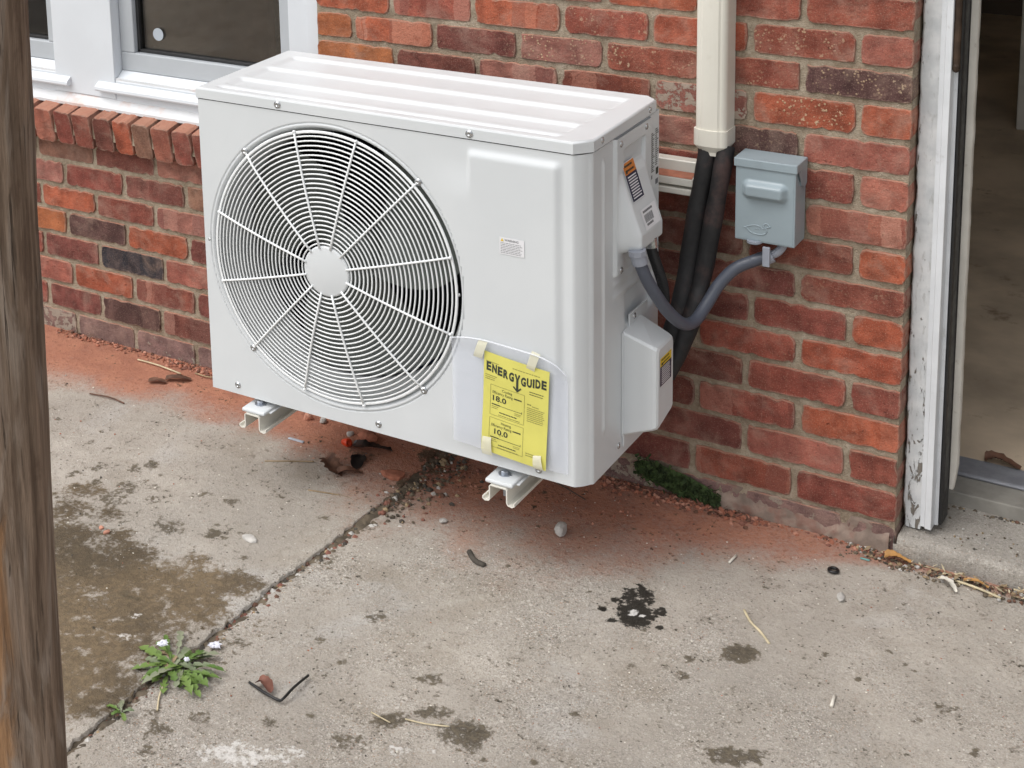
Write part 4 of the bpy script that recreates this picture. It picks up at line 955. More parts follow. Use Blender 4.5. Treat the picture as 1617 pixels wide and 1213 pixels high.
# ================================================================== WALL BRACKET
br = empty('wall_bracket', (-.9, -.03, .16), 'cream steel wall bracket with two channel arms carrying the air conditioner', 'bracket')
b = MB(); b.prism([(-.004, .757), (-.026, .757), (-.028, .755), (-.028, .733), (-.044, .727), (-.047, .724), (-.047, .711), (-.044, .709), (-.030, .709), (-.030, .7035), (-.044, .7035), (-.046, .701), (-.046, .692), (-.044, .690), (-.004, .690)], 0, -1.29, -.4005); b.box(-1.28, -.4015, -.0445, -.030, .7262, .7275, 0, 1)
b.raw([(-1.28, -.0285, .7345), (-.402, -.0285, .7345), (-.402, -.0465, .7265), (-1.28, -.0465, .7265)], [[0, 1, 2, 3]], 1)
b.build('rail', [M['bracket'], M['reddust']], br)
for x0, dz in ((-.6440, 0), (-1.2285, .0035)):
    t_ = .0026; w_ = .0425; zt_ = .1962 + dz; zb_ = .1625 + dz
    out = [(x0 - .010, zb_ + .005), (x0 - .011, zb_ + .001), (x0 - .007, zb_ - .0015), (x0, zb_), (x0 + .0015, zb_ + .003), (x0 + .0015, zt_ - .004), (x0 + .005, zt_ - .0005), (x0 + w_ - .005, zt_ - .0005), (x0 + w_ - .0015, zt_ - .004), (x0 + w_ - .0015, zb_ + .003), (x0 + w_, zb_), (x0 + w_ + .008, zb_ - .0015), (x0 + w_ + .012, zb_ + .001), (x0 + w_ + .011, zb_ + .005)]
    inn_ = []
    n = len(out)
    for i, (x, z) in enumerate(out):
        p, q = out[max(0, i - 1)], out[min(n - 1, i + 1)]; dx, dz_ = q[0] - p[0], q[1] - p[1]; l = math.hypot(dx, dz_) or 1
        inn_.append((x + dz_ / l * t_, z - dx / l * t_))
    b = MB(); ys2 = (-.476, -.03)
    vv = [(x, y, z) for y in ys2 for x, z in out] + [(x, y, z) for y in ys2 for x, z in inn_]
    ff = []
    for i in range(n - 1):
        ff += [[i, i + 1, n + i + 1, n + i], [2 * n + i + 1, 2 * n + i, 3 * n + i, 3 * n + i + 1], [i + 1, i, 2 * n + i, 2 * n + i + 1], [n + i, n + i + 1, 3 * n + i + 1, 3 * n + i]]
    ff += [[0, n, 3 * n, 2 * n], [n - 1, 2 * n - 1, 4 * n - 1, 3 * n - 1]]
    b.raw(vv, ff); b.box(x0 + .004, x0 + .038, -.03, -.004, .15, .70, .002); arm = b.build('arm', M['bracket'], br)

# ================================================================== ENERGY LEAFLET, BAG, TAPE
def curl(P, amp, seed):
    return [[(x, y - amp * float(vnoise(np.array(x), np.array(z), 18, seed, 2)), z) for x, y, z in r] for r in P]
bl_, br_, tr_, tl_ = (-.729, .258), (-.487, .246), (-.4865, .452), (-.727, .479)
def lerp2(u, v):
    a = [bl_[i] * (1 - u) + br_[i] * u for i in (0, 1)]; c = [tl_[i] * (1 - u) + tr_[i] * u for i in (0, 1)]
    x, z = a[0] * (1 - v) + c[0] * v, a[1] * (1 - v) + c[1] * v
    z += .030 * v ** 6 * (1 - (2 * u - 1) ** 4) * (.4 + .6 * u)
    return x, z
rows = []
for j in range(23):
    v = j / 22; row = []
    for i in range(27):
        u = i / 26; x, z = lerp2(u, v); y = YF - .0095 - .0030 * (.5 + .5 * math.sin(u * 9 + 2 * v)) * v
        if v > .9: y -= (v - .9) * .07
        if u > .85: y += (u - .85) * .035
        row.append((x, y, z))
    rows.append(row)
props(MB().grid(rows).build('plastic_bag', M['bag'], None, True), 'clear plastic bag taped flat to the air conditioner behind the yellow leaflet', 'bag')
glare_fold = [rows[22][i] for i in range(27)]
bagf = MB().grid([[(x, y - .001, z - .0022) for x, y, z in glare_fold], [(x, y - .0028, z - .001) for x, y, z in glare_fold], [(x, y - .0024, z + .0006) for x, y, z in glare_fold], [(x, y, z + .0012) for x, y, z in glare_fold]]).build('fold', M['bag_fold'], bpy.data.objects['plastic_bag'], True)  # whitish strip along the folded edge, its glare painted by colour
leaf = empty('energy_leaflet', (-.593, YF - .014, .25), 'yellow energy guide leaflet taped on the front of the air conditioner', 'leaflet')
PBL, PBR, PTR, PTL = Vector((-.6650, 0, .2580)), Vector((-.5285, 0, .2475)), Vector((-.5185, 0, .4530)), Vector((-.6545, 0, .4665))
def paper(u, v, d=0.0):
    p = (PBL * (1 - u) + PBR * u) * (1 - v) + (PTL * (1 - u) + PTR * u) * v
    return (p.x, YF - .0150 - .0022 * math.sin(u * 3.1) * (.4 + .6 * v) - .0008 * math.sin(v * 9) - d, p.z)
MB().grid([[paper(i / 16, j / 20) for i in range(17)] for j in range(21)]).build('sheet', M['paper'], leaf, True)
prn = MB()
PW, PH = .137, .206
class PM:
    """maps leaflet millimetres-in-metres (x right, y up) onto the curved sheet"""
    def __matmul__(s, v): return Vector(paper(v[0] / PW, v[1] / PH, .0004 + (v[2] if len(v) > 2 else 0)))
P_ = PM()
def ptext(txt, x, y, size, width=None, bold=0.0, m=0):
    b = MB(); b.text(txt, size, Matrix.Identity(4), 0, bold, width)
    prn.raw([P_ @ Vector((q[0] + x, q[1] + y, 0)) for q in b.v], b.f, m)
def pline(x0, y0, x1, y1, w, m=0):
    n_ = 8
    if abs(x1 - x0) > abs(y1 - y0): a = [(x0 + (x1 - x0) * i / n_, y0 - w / 2) for i in range(n_ + 1)]; c = [(p[0], p[1] + w) for p in a]
    else: a = [(x0 - w / 2, y0 + (y1 - y0) * i / n_) for i in range(n_ + 1)]; c = [(p[0] + w, p[1]) for p in a]
    prn.grid([[P_ @ Vector((*q, 0)) for q in a], [P_ @ Vector((*q, 0)) for q in c]], m)
def plines(x0, x1, y0, y1, n, m=1, ragged=.25, fill=.35):
    b = MB(); lines(b, Matrix.Identity(4), x0, x1, y0, y1, n, 0, 0, fill, ragged)
    prn.raw([P_ @ Vector((q[0], q[1], 0)) for q in b.v], b.f, m)
# arched title, letter by letter
title = 'ENERG'; x = .0060
for i, ch in enumerate(title):
    w_ = .0104; y = .1700 - .0016 * i
    ptext(ch, x, y, .0235, w_, .0012); x += w_ + .0018
prn.raw([P_ @ Vector((q[0], q[1], 0)) for q in [(.0665, .1805), (.0700, .1805), (.0725, .1715), (.0750, .1805), (.0785, .1805), (.0748, .1690), (.0748, .1500), (.0798, .1545), (.0815, .1520), (.0725, .1430), (.0635, .1520), (.0652, .1545), (.0702, .1500), (.0702, .1690)]], [[0, 1, 2, 9 + 4], [2, 3, 4, 5], [2, 5, 13], [5, 6, 12, 13], [6, 7, 8, 9], [12, 6, 9], [9, 10, 11, 12]], 0)
x = .0800
for i, ch in enumerate('GUIDE'):
    w_ = {'I': .0036}.get(ch, .0104); y = .1615 + .0016 * i
    ptext(ch, x, y, .0235, w_, .0012); x += w_ + .0018
plines(.005, .033, .186, .190, 1); plines(.062, .130, .188, .192, 1); plines(.004, .032, .150, .162, 3, 1, .3); plines(.098, .132, .146, .156, 2, 0, .2, .3)
for (y0, y1, ttl, num, nx) in ((.080, .142, 'Cooling', '18.0', .021), (.014, .074, 'Heating', '10.0', .027)):
    for a in ((.016, y0, .088, y0), (.016, y1, .088, y1), (.016, y0, .016, y1), (.088, y0, .088, y1)): pline(*a, .0007, 1)
    ptext(ttl, .041, y1 - .0090, .0078, .021); ptext('Efficiency Rating', .0205, y1 - .0170, .0080, .043); plines(.066, .083, y1 - .017, y1 - .0125, 1, 0, .05, .6)
    ptext(num, nx, y1 - .0318, .0155, .029, .00035)
    ptext('v', nx + .012, y1 - .0355, .004)
    pline(.019, y1 - .040, .083, y1 - .040, .0009); pline(.019, y1 - .0396, .037, y1 - .0396, .0022); pline(.083, y1 - .0415, .083, y1 - .037, .0009)
    plines(.019, .034, y1 - .049, y1 - .042, 2, 1); plines(.068, .083, y1 - .049, y1 - .043, 2, 1); plines(.036, .076, y1 - .0555, y1 - .0505, 1, 0, .1, .4); plines(.034, .080, y1 - .0605, y1 - .0565, 1, 1)
ptext('**', .0935, .122, .008, .009); plines(.104, .122, .122, .126, 1, 1); plines(.094, .130, .090, .121, 8, 1, .15); plines(.094, .130, .018, .027, 2, 1, .15)
prn.build('print', [M['ink'], M['ink_soft']], leaf)
for pts in ([(-.6652, .4872), (-.6457, .4870), (-.6591, .4483), (-.6780, .4505)], [(-.5535, .4889), (-.5361, .4846), (-.5494, .4465), (-.5663, .4503)], [(-.6605, .2874), (-.6422, .2881), (-.6400, .2500), (-.6623, .2500)], [(-.5537, .2740), (-.5373, .2777), (-.5320, .2480), (-.5530, .2480)]):
    a, b_, c, d = [Vector((p[0], 0, p[1])) for p in pts]; rows = []
    for j in range(7):
        v = j / 6; row = []
        for i in range(5):
            u = i / 4; p = (a * (1 - u) + b_ * u) * (1 - v) + (d * (1 - u) + c * u) * v; row.append((p.x, YF - .0188 - .0012 * math.sin(v * 3.1) + (.002 if j in (0, 6) else 0), p.z))
        rows.append(row)
    MB().grid(rows).build('tape', M['tape'], leaf, True)

# ================================================================== LINE COVER, PIPES, SWITCH BOX, CONDUIT
lc = empty('line_cover', (-.3645, -.025, .80), 'cream plastic line cover running down the brick wall above the black pipes', 'line cover')
def dprof(x0, x1, y0, r=.012):
    P = [(x0, 0.0), (x0, y0 + r)]
    P += [(x0 + r - r * math.cos(a), y0 + r - r * math.sin(a)) for a in np.linspace(.3, 1.27, 4)]
    P += [(x0 + r, y0)] + [(x0 + (x1 - x0) * t, y0 - .0035 * math.sin(math.pi * t)) for t in np.linspace(.25, .75, 5)] + [(x1 - r, y0)] + [(x1 - r + r * math.sin(a), y0 + r - r * math.cos(a)) for a in np.linspace(.3, 1.27, 4)]
    P += [(x1, y0 + r), (x1, 0.0)]
    return P
MB().prism(dprof(-.3965, -.3340, -.052), 2, .826, 1.9).build('duct', M['cream'], lc)
b = MB(); b.prism(dprof(-.3995, -.3315, -.0555), 2, .803, .836); 
P1 = dprof(-.3995, -.3315, -.0555); P2 = dprof(-.389, -.341, -.048, .010); n = len(P1)
b.raw([(x, y, .803) for x, y in P1] + [(x, y, .790) for x, y in P2], [[i, i + 1, n + i + 1, n + i] for i in range(n - 1)]); b.prism(P2, 2, .783, .7902)
b.build('end_collar', M['cream'], lc)
lc.children[-1]
for pts, lab in (([(-.376, -.030, .80), (-.376, -.042, .765), (-.387, -.060, .665), (-.3945, -.080, .570), (-.397, -.120, .485), (-.404, -.165, .420), (-.425, -.182, .37)], 'left black foam insulated pipe rising beside the air conditioner'),
                 ([(-.3415, -.030, .80), (-.3410, -.042, .765), (-.3520, -.060, .660), (-.3640, -.080, .550), (-.3670, -.115, .490), (-.3750, -.155, .430), (-.400, -.180, .36)], 'right black foam insulated pipe with brownish scuffs below line cover')):
    props(MB().tube(pts, lambda t_: .0182 + .0010 * math.sin(t_ * 31) * math.sin(t_ * 13 + 1), 18, 0, True, 8).build('insulated_pipe', M['foam'], None, True), lab, 'pipe', 'insulated pipes below the line cover')
# disconnect switch box
bx = empty('switch_box', (-.245, -.03, .62), 'small grey metal disconnect switch box on the brick wall beside the door', 'switch box')
x0, x1, y0, z0, z1 = -.3075, -.1905, -.0650, .6255, .7935
b = MB(); b.box(x0, x1, y0, -.002, z0, z1 - .004, .0022); b.build('case', M['box'], bx)
b = MB(); b.box(x0 - .003, x1 + .003, y0 - .003, -.0025, z1 - .018, z1, .002); 
b.raw([(x1 + .0032, y0 + .006, z1 - .017), (x1 + .0032, -.006, z1 - .017), (x1 + .0032, -.006, z1 - .050), (x1 + .0032, -.018, z1 - .058), (x1 + .0032, -.040, z1 - .046)], [[0, 4, 3, 2, 1]])
b.box(x1 + .0003, x1 + .0031, -.040, -.006, z1 - .048, z1 - .016); b.build('hood', M['box'], bx)
xs = np.linspace(x0 + .004, x1 - .004, 50); zz = np.linspace(z0 + .004, z1 - .022, 70); X, Z = np.meshgrid(xs, zz)
u = np.maximum(0, np.abs(X + .2490) - .030) / .016; v = np.maximum(0, np.abs(Z - .7325) - .006) / .015; d = np.hypot(u, v)
b = MB().grid(np.stack([X, y0 - .0006 - .014 * (1 - sstep(.15, 1.0, d)), Z], -1).tolist()); b.build('cover_plate', M['box'], bx, True)
duck = [(-.2890,.6535),(-.2830,.6510),(-.2790,.6465),(-.2700,.6430),(-.2590,.6425),(-.2500,.6440),(-.2450,.6485),(-.2435,.6530),(-.2470,.6565),(-.2520,.6545),(-.2570,.6590),(-.2680,.6605),(-.2790,.6570),(-.2840,.6545),(-.2890,.6535)]
b = MB().tube([(x, y0 - .0008, z) for x, z in duck], .0012, 6, 0, False, 3); b.tube([(x, y0 - .0008, z) for x, z in [(-.2470,.6565),(-.2505,.6610),(-.2480,.6655),(-.2430,.6660),(-.2400,.6630),(-.2370,.6612),(-.2405,.6600),(-.2440,.6585),(-.2460,.6555)]], .0012, 6, 0, False, 3); b.tube([(x, y0 - .0008, z) for x, z in [(-.272,.650),(-.262,.654),(-.253,.651)]], .0007, 6, 0, False, 3)
b.build('duck_emblem', M['box'], bx, True)
b = MB(); b.lathe((-.2690, y0 + .004, z0 + .0005), (0, 0, -1), [(.0001, -.002), (.0150, -.002), (.0150, .0022), (.0001, .0022)], 20); b.build('hasp', M['fitting'], bx)
MB().box(-.278, -.258, y0 - .0125, y0 - .0105, z0 - .002, z0 - .0017).build('slot', M['dark_in'], bx)
CP = [(-.4115, -.302, .655), (-.4095, -.300, .642), (-.3995, -.290, .6052), (-.3871, -.270, .5647), (-.3747, -.240, .5226), (-.3606, -.200, .4857), (-.3514, -.160, .4779), (-.3434, -.120, .4979), (-.3291, -.090, .5325), (-.3048, -.070, .5635), (-.2724, -.055, .5817), (-.2440, -.045, .5945)]
cd = MB(); CPs = catmull([Vector(p) for p in CP], 10); cd.tube(CPs, .0122, 16)
cdo = cd.build('flexible_conduit', M['conduit'], None, True)
props(cdo, 'grey flexible conduit looping from the air conditioner to the switch box', 'conduit')
b = MB(); b.tube([(-.4118, -.3022, .657), (-.4075, -.2985, .634)], .0150, 16); b.tube([(-.4120, -.3024, .662), (-.4112, -.3018, .652)], .0172, 8); b.build('end_fitting', M['fitting'], cdo)
b = MB(); b.tube([(-.249, -.0475, .5915), (-.2395, -.0435, .5965)], .0150, 16); b.tube([(-.2440, -.045, .5945), (-.2300, -.040, .6030), (-.2220, -.034, .6160), (-.2215, -.032, .632)], .0085, 12, 0, True, 4); b.box(-.252, -.238, -.066, -.060, .578, .618, .001); b.build('end_fitting', M['fitting'], cdo)
BP = [(-.4130, -.235, .655), (-.4080, -.236, .635), (-.4010, -.228, .603), (-.3990, -.205, .560), (-.4050, -.180, .515)]
bc = MB(); pts = catmull([Vector(p) for p in BP], 12); bc.tube(pts, .0095, 12)
for i in range(2, len(pts) - 1): bc.tube([pts[i] * .8 + pts[i - 1] * .2, pts[i] * .45 + pts[i - 1] * .55], .0107, 12)
bco = bc.build('ribbed_conduit', M['blackconduit'], None, True); props(bco, 'thin black ribbed conduit behind the grey conduit loop', 'conduit')
MB().tube([(-.4135, -.2345, .664), (-.4105, -.2360, .645)], .0125, 12).build('end_fitting', M['screw'], bco)

# ================================================================== POST
rows = []
for z in np.linspace(-.05, 2.9, 60):
    cx = -.7915 + .0275 * z; row = []
    for k in range(49):
        a = 2 * math.pi * (k % 48) / 48
        r_ = .070 + .0035 * math.sin(2 * a + z * 1.1) + .002 * math.sin(5 * a + 3 * z) + float(vnoise(np.array(math.cos(a) * .2), np.array(z * .5 + math.sin(a) * .2), 9, 91, 3) - .5) * .006
        row.append((cx + r_ * math.cos(a), -1.649 + r_ * math.sin(a), z))
    rows.append(row)
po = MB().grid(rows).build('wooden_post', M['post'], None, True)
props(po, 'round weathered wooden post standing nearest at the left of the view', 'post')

# ================================================================== PLANTS
def leaf_mesh(L, W, lift, seed, teeth=True):
    r = random.Random(seed); n = 16; rows = []; bend = r.uniform(-.25, .25)
    for i in range(n + 1):
        t = i / n; w = W * (t ** .6) * (1 - t ** 5) * (.25 + 1.0 * t if t < .75 else 1.0)
        if teeth: w *= (1.0 if i % 3 else .30) * r.uniform(.6, 1.25)
        s = L * t; x = s * math.cos(bend * t); y = s * math.sin(bend * t) * .8; z = lift * math.sin(t * 2.4) * (1 - .25 * t) + .004
        tw = -.004 if i % 3 == 1 else 0
        rows.append([(x + tw, y - w, z + w * .35), (x, y, z), (x + tw, y + w, z + w * .35)])
    b = MB(); b.grid(rows); return b
weed = empty('dandelion_weed', (-.975, -1.045, .0), 'green dandelion weed growing out of the slab joint', 'weed')
def place_leaf(parent, base, ang, L, W, lift, seed, mat):
    b = leaf_mesh(L, W, lift, seed); c, s = math.cos(ang), math.sin(ang)
    o = add('leaf', [(base[0] + x * c - y * s, base[1] + x * s + y * c, base[2] + z) for x, y, z in b.v], b.f, mat, parent, True); return o
for i in range(46):
    a = random.uniform(0, 2 * math.pi)
    if random.random() < .45: a = random.choice([rad(205), rad(245), rad(60), rad(20), rad(180)]) + random.uniform(-.3, .3)
    place_leaf(weed, (-.978 + random.uniform(-.016, .016), -1.05 + random.uniform(-.02, .02), 0), a, random.uniform(.04, .100), random.uniform(.008, .017), random.uniform(.001, .017), i, M['leafA'] if random.random() < .8 else M['leafB'])
for i in range(16):
    place_leaf(weed, (-.985 + random.uniform(-.03, .03), -1.05 + random.uniform(-.03, .03), 0), random.uniform(2.2, 4.4) if i < 9 else random.uniform(0, 6.28), random.uniform(.03, .085), random.uniform(.004, .009), random.uniform(.001, .010), 200 + i, M['twig'] if i % 3 else M['leafB'])
w2 = empty('seedling_weed', (-.985, -1.20, 0), 'small grey green seedling in the joint below the dandelion', 'weed')
for i in range(6): place_leaf(w2, (-.985, -1.20, 0), random.uniform(.3, 3.6) + (0 if i % 2 else 2.2), random.uniform(.018, .034), .008, .008, 60 + i, M['leafB'] if i % 2 else M['leafA'])
def petal(loc, r_, label):
    b = MB()
    for k in range(9):
        a = 2 * math.pi * k / 9 + random.uniform(-.2, .2); c = Vector(loc); d = Vector((math.cos(a), math.sin(a), 0)); e = Vector((-d.y, d.x, 0))
        l = r_ * random.uniform(.75, 1.1); w = r_ * .42
        b.raw([c, c + d * l * .6 + e * w * .5 + Vector((0, 0, .003)), c + d * l + Vector((0, 0, random.uniform(-.001, .004))), c + d * l * .6 - e * w * .5 + Vector((0, 0, .003))], [[0, 3, 2, 1]])
        b.lathe(c + d * l * .45, (0, 0, 1), [(.0001, -.003), (r_ * .3, 0), (r_ * .2, .003), (.0001, .004)], 6)
    props(b.build('petal', M['petal']), label, 'petal', 'fallen white petals')
petal((-1.025, -1.031, .030), .013, 'white petal cluster on the upper left leaves of the dandelion')
petal((-.962, -.956, .006), .014, 'white petal cluster on concrete above right of the dandelion')
petal((-.959, -1.044, .028), .007, 'tiny white petal on the middle leaves of the dandelion')
# moss on the foot of the wall
b = MB(); rr_ = random.Random(4)
for i in range(900):
    x = rr_.uniform(-.535, -.350); zc = np.interp(x, [-.535, -.46, -.35], [.050, .036, .014]); z = zc + rr_.gauss(0, .011)
    if z < .0: z = rr_.uniform(.0, .01)
    s = rr_.uniform(.003, .008); c = Vector((x, -.004 - rr_.random() * .009, z)); 
    d1 = Vector((rr_.gauss(0, 1), rr_.gauss(-.6, .5), rr_.gauss(0, 1))).normalized() * s; d2 = Vector((rr_.gauss(0, 1), rr_.gauss(0, 1), rr_.gauss(0, 1))).normalized() * s
    b.raw([c - d1, c + d2, c + d1, c - d2], [[0, 1, 2, 3]])
rows = [[(x, -.003 - .008 * math.sin(math.pi * (i + .5) / 8) + float(vnoise(np.array(x), np.array(i * .01), 90, 41, 2) - .5) * .006, float(np.interp(x, [-.535, -.46, -.35], [.050, .036, .014])) + (i / 7 - .5) * .052 * (1 - ((x + .4425) / .1) ** 4)) for x in np.linspace(-.535, -.35, 40)] for i in range(8)]
b.grid(rows); props(b.build('moss', M['moss']), 'dark green moss clump at the foot of the brick wall', None, None, 'stuff')

# ================================================================== LOOSE THINGS ON THE GROUND
def rock(loc, s, mat, label, cat, name='stone', flat=.55, seed=0, rot=None, group=None):
    r = random.Random(seed); bm = bmesh.new(); bmesh.ops.create_icosphere(bm, subdivisions=2, radius=1)
    sx, sy = s if isinstance(s, tuple) else (s, s)
    cuts = [Vector((r.gauss(0, 1), r.gauss(0, 1), r.gauss(0, .7))).normalized() for _ in range(9)]
    for v in bm.verts:
        p = v.co.copy()
        for c in cuts:
            d = p.dot(c)
            if d > .72: p -= c * (d - .72)
        v.co = Vector((p.x * sx, p.y * sy, max(-.6, p.z) * (sx + sy) / 2 * flat)) * (1 + r.gauss(0, .025))
    a = rot if rot is not None else r.uniform(0, 6.3); zmin = min(v.co.z for v in bm.verts)
    for v in bm.verts: v.co = Vector((v.co.x * math.cos(a) - v.co.y * math.sin(a) + loc[0], v.co.x * math.sin(a) + v.co.y * math.cos(a) + loc[1], v.co.z - zmin + (loc[2] if len(loc) > 2 else .001)))
    o = MB().bm(bm).build(name, mat); props(o, label, cat, group); return o
rock((-1.121, -.621), (.021, .013), M['stone'], 'pale flat stone left of the slab joint', 'stone', seed=1, flat=.45)
rock((-.590, -.266), (.015, .024), M['stone'], 'pale grey upright stone in front of the right bracket arm', 'stone', seed=2, flat=.7, rot=.2)
rock((-1.418, -.745), (.008, .006), M['pinkstone'], 'left one of two pink pebbles near the wooden post', 'pebble', 'pebble', seed=3)
rock((-1.396, -.752), (.010, .007), M['pinkstone'], 'right one of two pink pebbles near the wooden post', 'pebble', 'pebble', seed=4)
rock((-.046, -.205), (.008, .016), M['stone'], 'flat oblong stone lying below the black rubber ring', 'stone', seed=5, flat=.35, rot=.25)
rock((-.816, -.350), (.010, .009), M['stone'], 'small grey stone on dirty concrete right of the slab joint', 'stone', seed=6)
rock((-1.314, -.106), (.013, .011), M['pinkstone'], 'left pinkish stone on the dust under the fan', 'stone', seed=7, flat=.9)
rock((-1.274, -.102), (.012, .010), M['stone'], 'right grey stone on the dust under the fan', 'stone', seed=8, flat=.8)
rock((-1.185, -.125), (.011, .009), M['stone'], 'dusty stone left of the upper brick fragment', 'stone', seed=18, flat=.7)
rock((-1.140, -.120), (.032, .021), M['redbit'], 'upper red brick fragment above the black plastic scrap', 'brick fragment', 'brick_fragment', seed=9, flat=.5, rot=-.1)
rock((-1.000, -.245), (.036, .022), M['redbit'], 'lower red brick fragment beside the slab joint', 'brick fragment', 'brick_fragment', seed=10, flat=.4, rot=.1)
# wire nut
nb_ = MB().lathe((-1.166, -.172, .010), (.9, -.3, .25), [(.0001, -.012), (.006, -.012), (.0085, -.004), (.010, .008), (.0095, .011), (.006, .011), (.0001, .006)], 12)
props(nb_.build('wire_nut', M['nut'], None, True), 'orange wire connector lying left of the black plastic scrap', 'wire nut')
def scrap(name, pts, mat, label, cat, n=10, amp=.012, seed=0, w=.012):
    r = random.Random(seed); P = catmull([Vector(p) for p in pts], 6); rows = []
    for i, p in enumerate(P):
        t = i / (len(P) - 1); d = (P[min(i + 1, len(P) - 1)] - P[max(i - 1, 0)]); d.z = 0; d.normalize(); e = Vector((-d.y, d.x, 0)); ww = w * (.35 + .65 * math.sin(math.pi * min(1, t * .9 + .1))) * r.uniform(.75, 1.2)
        rows.append([tuple(p + e * ww * k + Vector((0, 0, .002 + amp * abs(k) * (.35 + .35 * math.sin(5 * t + k)) + .15 * amp * math.sin(4 * t)))) for k in (-1, -.5, 0, .5, 1)])
    b = MB().grid(rows); b.grid([[(x, y, z + .0006) for x, y, z in q] for q in rows][::-1])
    return props(b.build(name, mat, None, True), label, cat)
scrap('plastic_scrap', [(-1.150, -.175, .004), (-1.115, -.185, .014), (-1.080, -.165, .012), (-1.060, -.145, .006)], M['blackplastic'], 'crumpled black plastic scrap beside the orange wire connector', 'plastic scrap', amp=.016, seed=1, w=.020)
scrap('plastic_scrap', [(-1.105, -.200, .006), (-1.098, -.232, .006), (-1.085, -.262, .004)], M['blackplastic'], 'black plastic strip hanging below the crumpled scrap', 'plastic scrap', amp=.010, seed=2, w=.016)
scrap('dead_leaf', [(-1.165, -.262, .010), (-1.140, -.285, .012), (-1.112, -.300, .006), (-1.098, -.297, .004)], M['deadleaf'], 'large curled brown leaf left of the brick fragment', 'leaf', amp=.020, seed=3, w=.022)
scrap('dead_leaf', [(-1.112, -.300, .004), (-1.085, -.288, .010), (-1.060, -.272, .008)], M['deadleaf'], 'second curled brown leaf touching the large one', 'leaf', amp=.014, seed=4, w=.014)
scrap('dead_leaf', [(-1.775, -.142, .003), (-1.752, -.131, .006), (-1.730, -.125, .003)], M['deadleaf'], 'small dark leaf on the orange dust left of the fan', 'leaf', amp=.004, seed=5, w=.010)
scrap('dead_leaf', [(-1.745, -.110, .003), (-1.712, -.096, .008), (-1.685, -.080, .003)], M['deadleaf'], 'larger dark leaf on the orange dust nearest the cabinet', 'leaf', amp=.006, seed=6, w=.013)
scrap('dead_leaf', [(-.012, -.030, .006), (.010, -.026, .008), (.036, -.024, .006)], M['orangeleaf'], 'orange brown leaf lying against the doorstep corner', 'leaf', amp=.012, seed=7, w=.014)
scrap('dead_leaf', [(.095, .318, .085), (.125, .322, .088), (.165, .312, .085)], M['deadleaf'], 'dark dead leaf inside the doorway on the threshold', 'leaf', amp=.014, seed=8, w=.018)
scrap('paper_scrap', [(.095, -.052, .004), (.117, -.066, .010), (.132, -.082, .004)], M['pale'], 'pale curled scrap in the litter along the doorstep', 'scrap', amp=.006, seed=9, w=.007)
scrap('yellow_leaf', [(.135, -.036, .006), (.160, -.036, .010), (.180, -.040, .006)], M['orangeleaf'], 'narrow yellow leaf in the litter along the doorstep', 'leaf', amp=.003, seed=10, w=.005)
def stick(pts, r, mat, label, name='twig', cat='twig', sub=5): return props(MB().tube(pts, r, 6, 0, True, sub).build(name, mat, None, True), label, cat)
stick([(-1.129, -.388, .003), (-1.085, -.380, .005), (-1.053, -.371, .003), (-1.028, -.372, .003)], .0016, M['twig'], 'thin brown twig on the left slab below the dead leaf')
stick([(-1.285, -.330, .003), (-1.230, -.300, .004), (-1.185, -.278, .005)], .0015, M['twig'], 'thin twig leading left from the large dead leaf')
stick([(-.184, -.338, .002), (-.160, -.372, .004), (-.135, -.392, .003), (-.111, -.417, .002)], .0024, M['straw'], 'pale forked twig above the brown stain on the right slab')
stick([(.034, -.538, .003), (.030, -.505, .003)], .0030, M['pale'], 'short white stick alone on the right slab', 'white_stick', 'stick', 2)
stick([(-.262, -.198, .003), (-.259, -.167, .003)], .0026, M['pale'], 'short white stick nearer the wall below the moss', 'white_stick', 'stick', 2)
stick([(.122, -.040, .004), (.160, -.048, .006), (.205, -.056, .003)], .0024, M['straw'], 'straw twig in the litter along the doorstep')
stick([(-.561, -.950, .003), (-.525, -.944, .004), (-.488, -.928, .003)], .0013, M['straw'], 'bent straw lying across the dark bottom stain', 'straw', 'straw')
stick([(-.620, -.965, .003), (-.578, -.972, .003)], .0012, M['straw'], 'short straw left of the bent straw', 'straw', 'straw')
stick([(-.968, -1.105, .006), (-.958, -1.128, .003), (-.938, -1.158, .003)], .0018, M['straw'], 'straight straw hanging from the dandelion', 'straw', 'straw')
stick([(-1.88, -.055, .004), (-1.81, -.060, .007), (-1.73, -.066, .004)], .0020, M['straw'], 'long straw on the orange dust along the wall', 'straw', 'straw')
stick([(-1.70, -.045, .004), (-1.65, -.048, .006), (-1.60, -.030, .010)], .0018, M['twig'], 'brown twig on the dust close to the cabinet')
stick([(-1.86, -.270, .003), (-1.80, -.262, .004), (-1.75, -.268, .003)], .0018, M['deadleaf'], 'thin dark twig at the edge of the orange dust')
stick([(-.690, -.080, .003), (-.60, -.12, .004)], .0012, M['dark'], 'fine dark twig on red dust below the cabinet corner')
stick([(-.715, -.425, .002), (-.69, -.45, .003), (-.665, -.455, .002)], .0060, M['dark'], 'grey bark chip on the right slab below the bracket', 'bark_chip', 'bark chip', 3)
stick([(.055, .118, .047), (.040, .100, .047)], .0030, M['pale'], 'white stick lying on the doorstep by the jamb', 'white_stick', 'stick', 2)
tie = stick([(-.846, -1.010, .004), (-.803, -1.022, .006), (-.772, -1.026, .006), (-.764, -1.022, .010), (-.764, -.989, .012), (-.766, -.940, .006)], .0026, M['blackplastic'], 'black cable tie bent into a hook on the right slab', 'cable_tie', 'cable tie', 6)
scrap('red_scrap', [(-.832, -1.004, .004), (-.812, -1.008, .012), (-.795, -1.015, .005)], M['redbit2'], 'crumpled reddish leaf caught on the black cable tie', 'leaf', amp=.012, seed=12, w=.012)
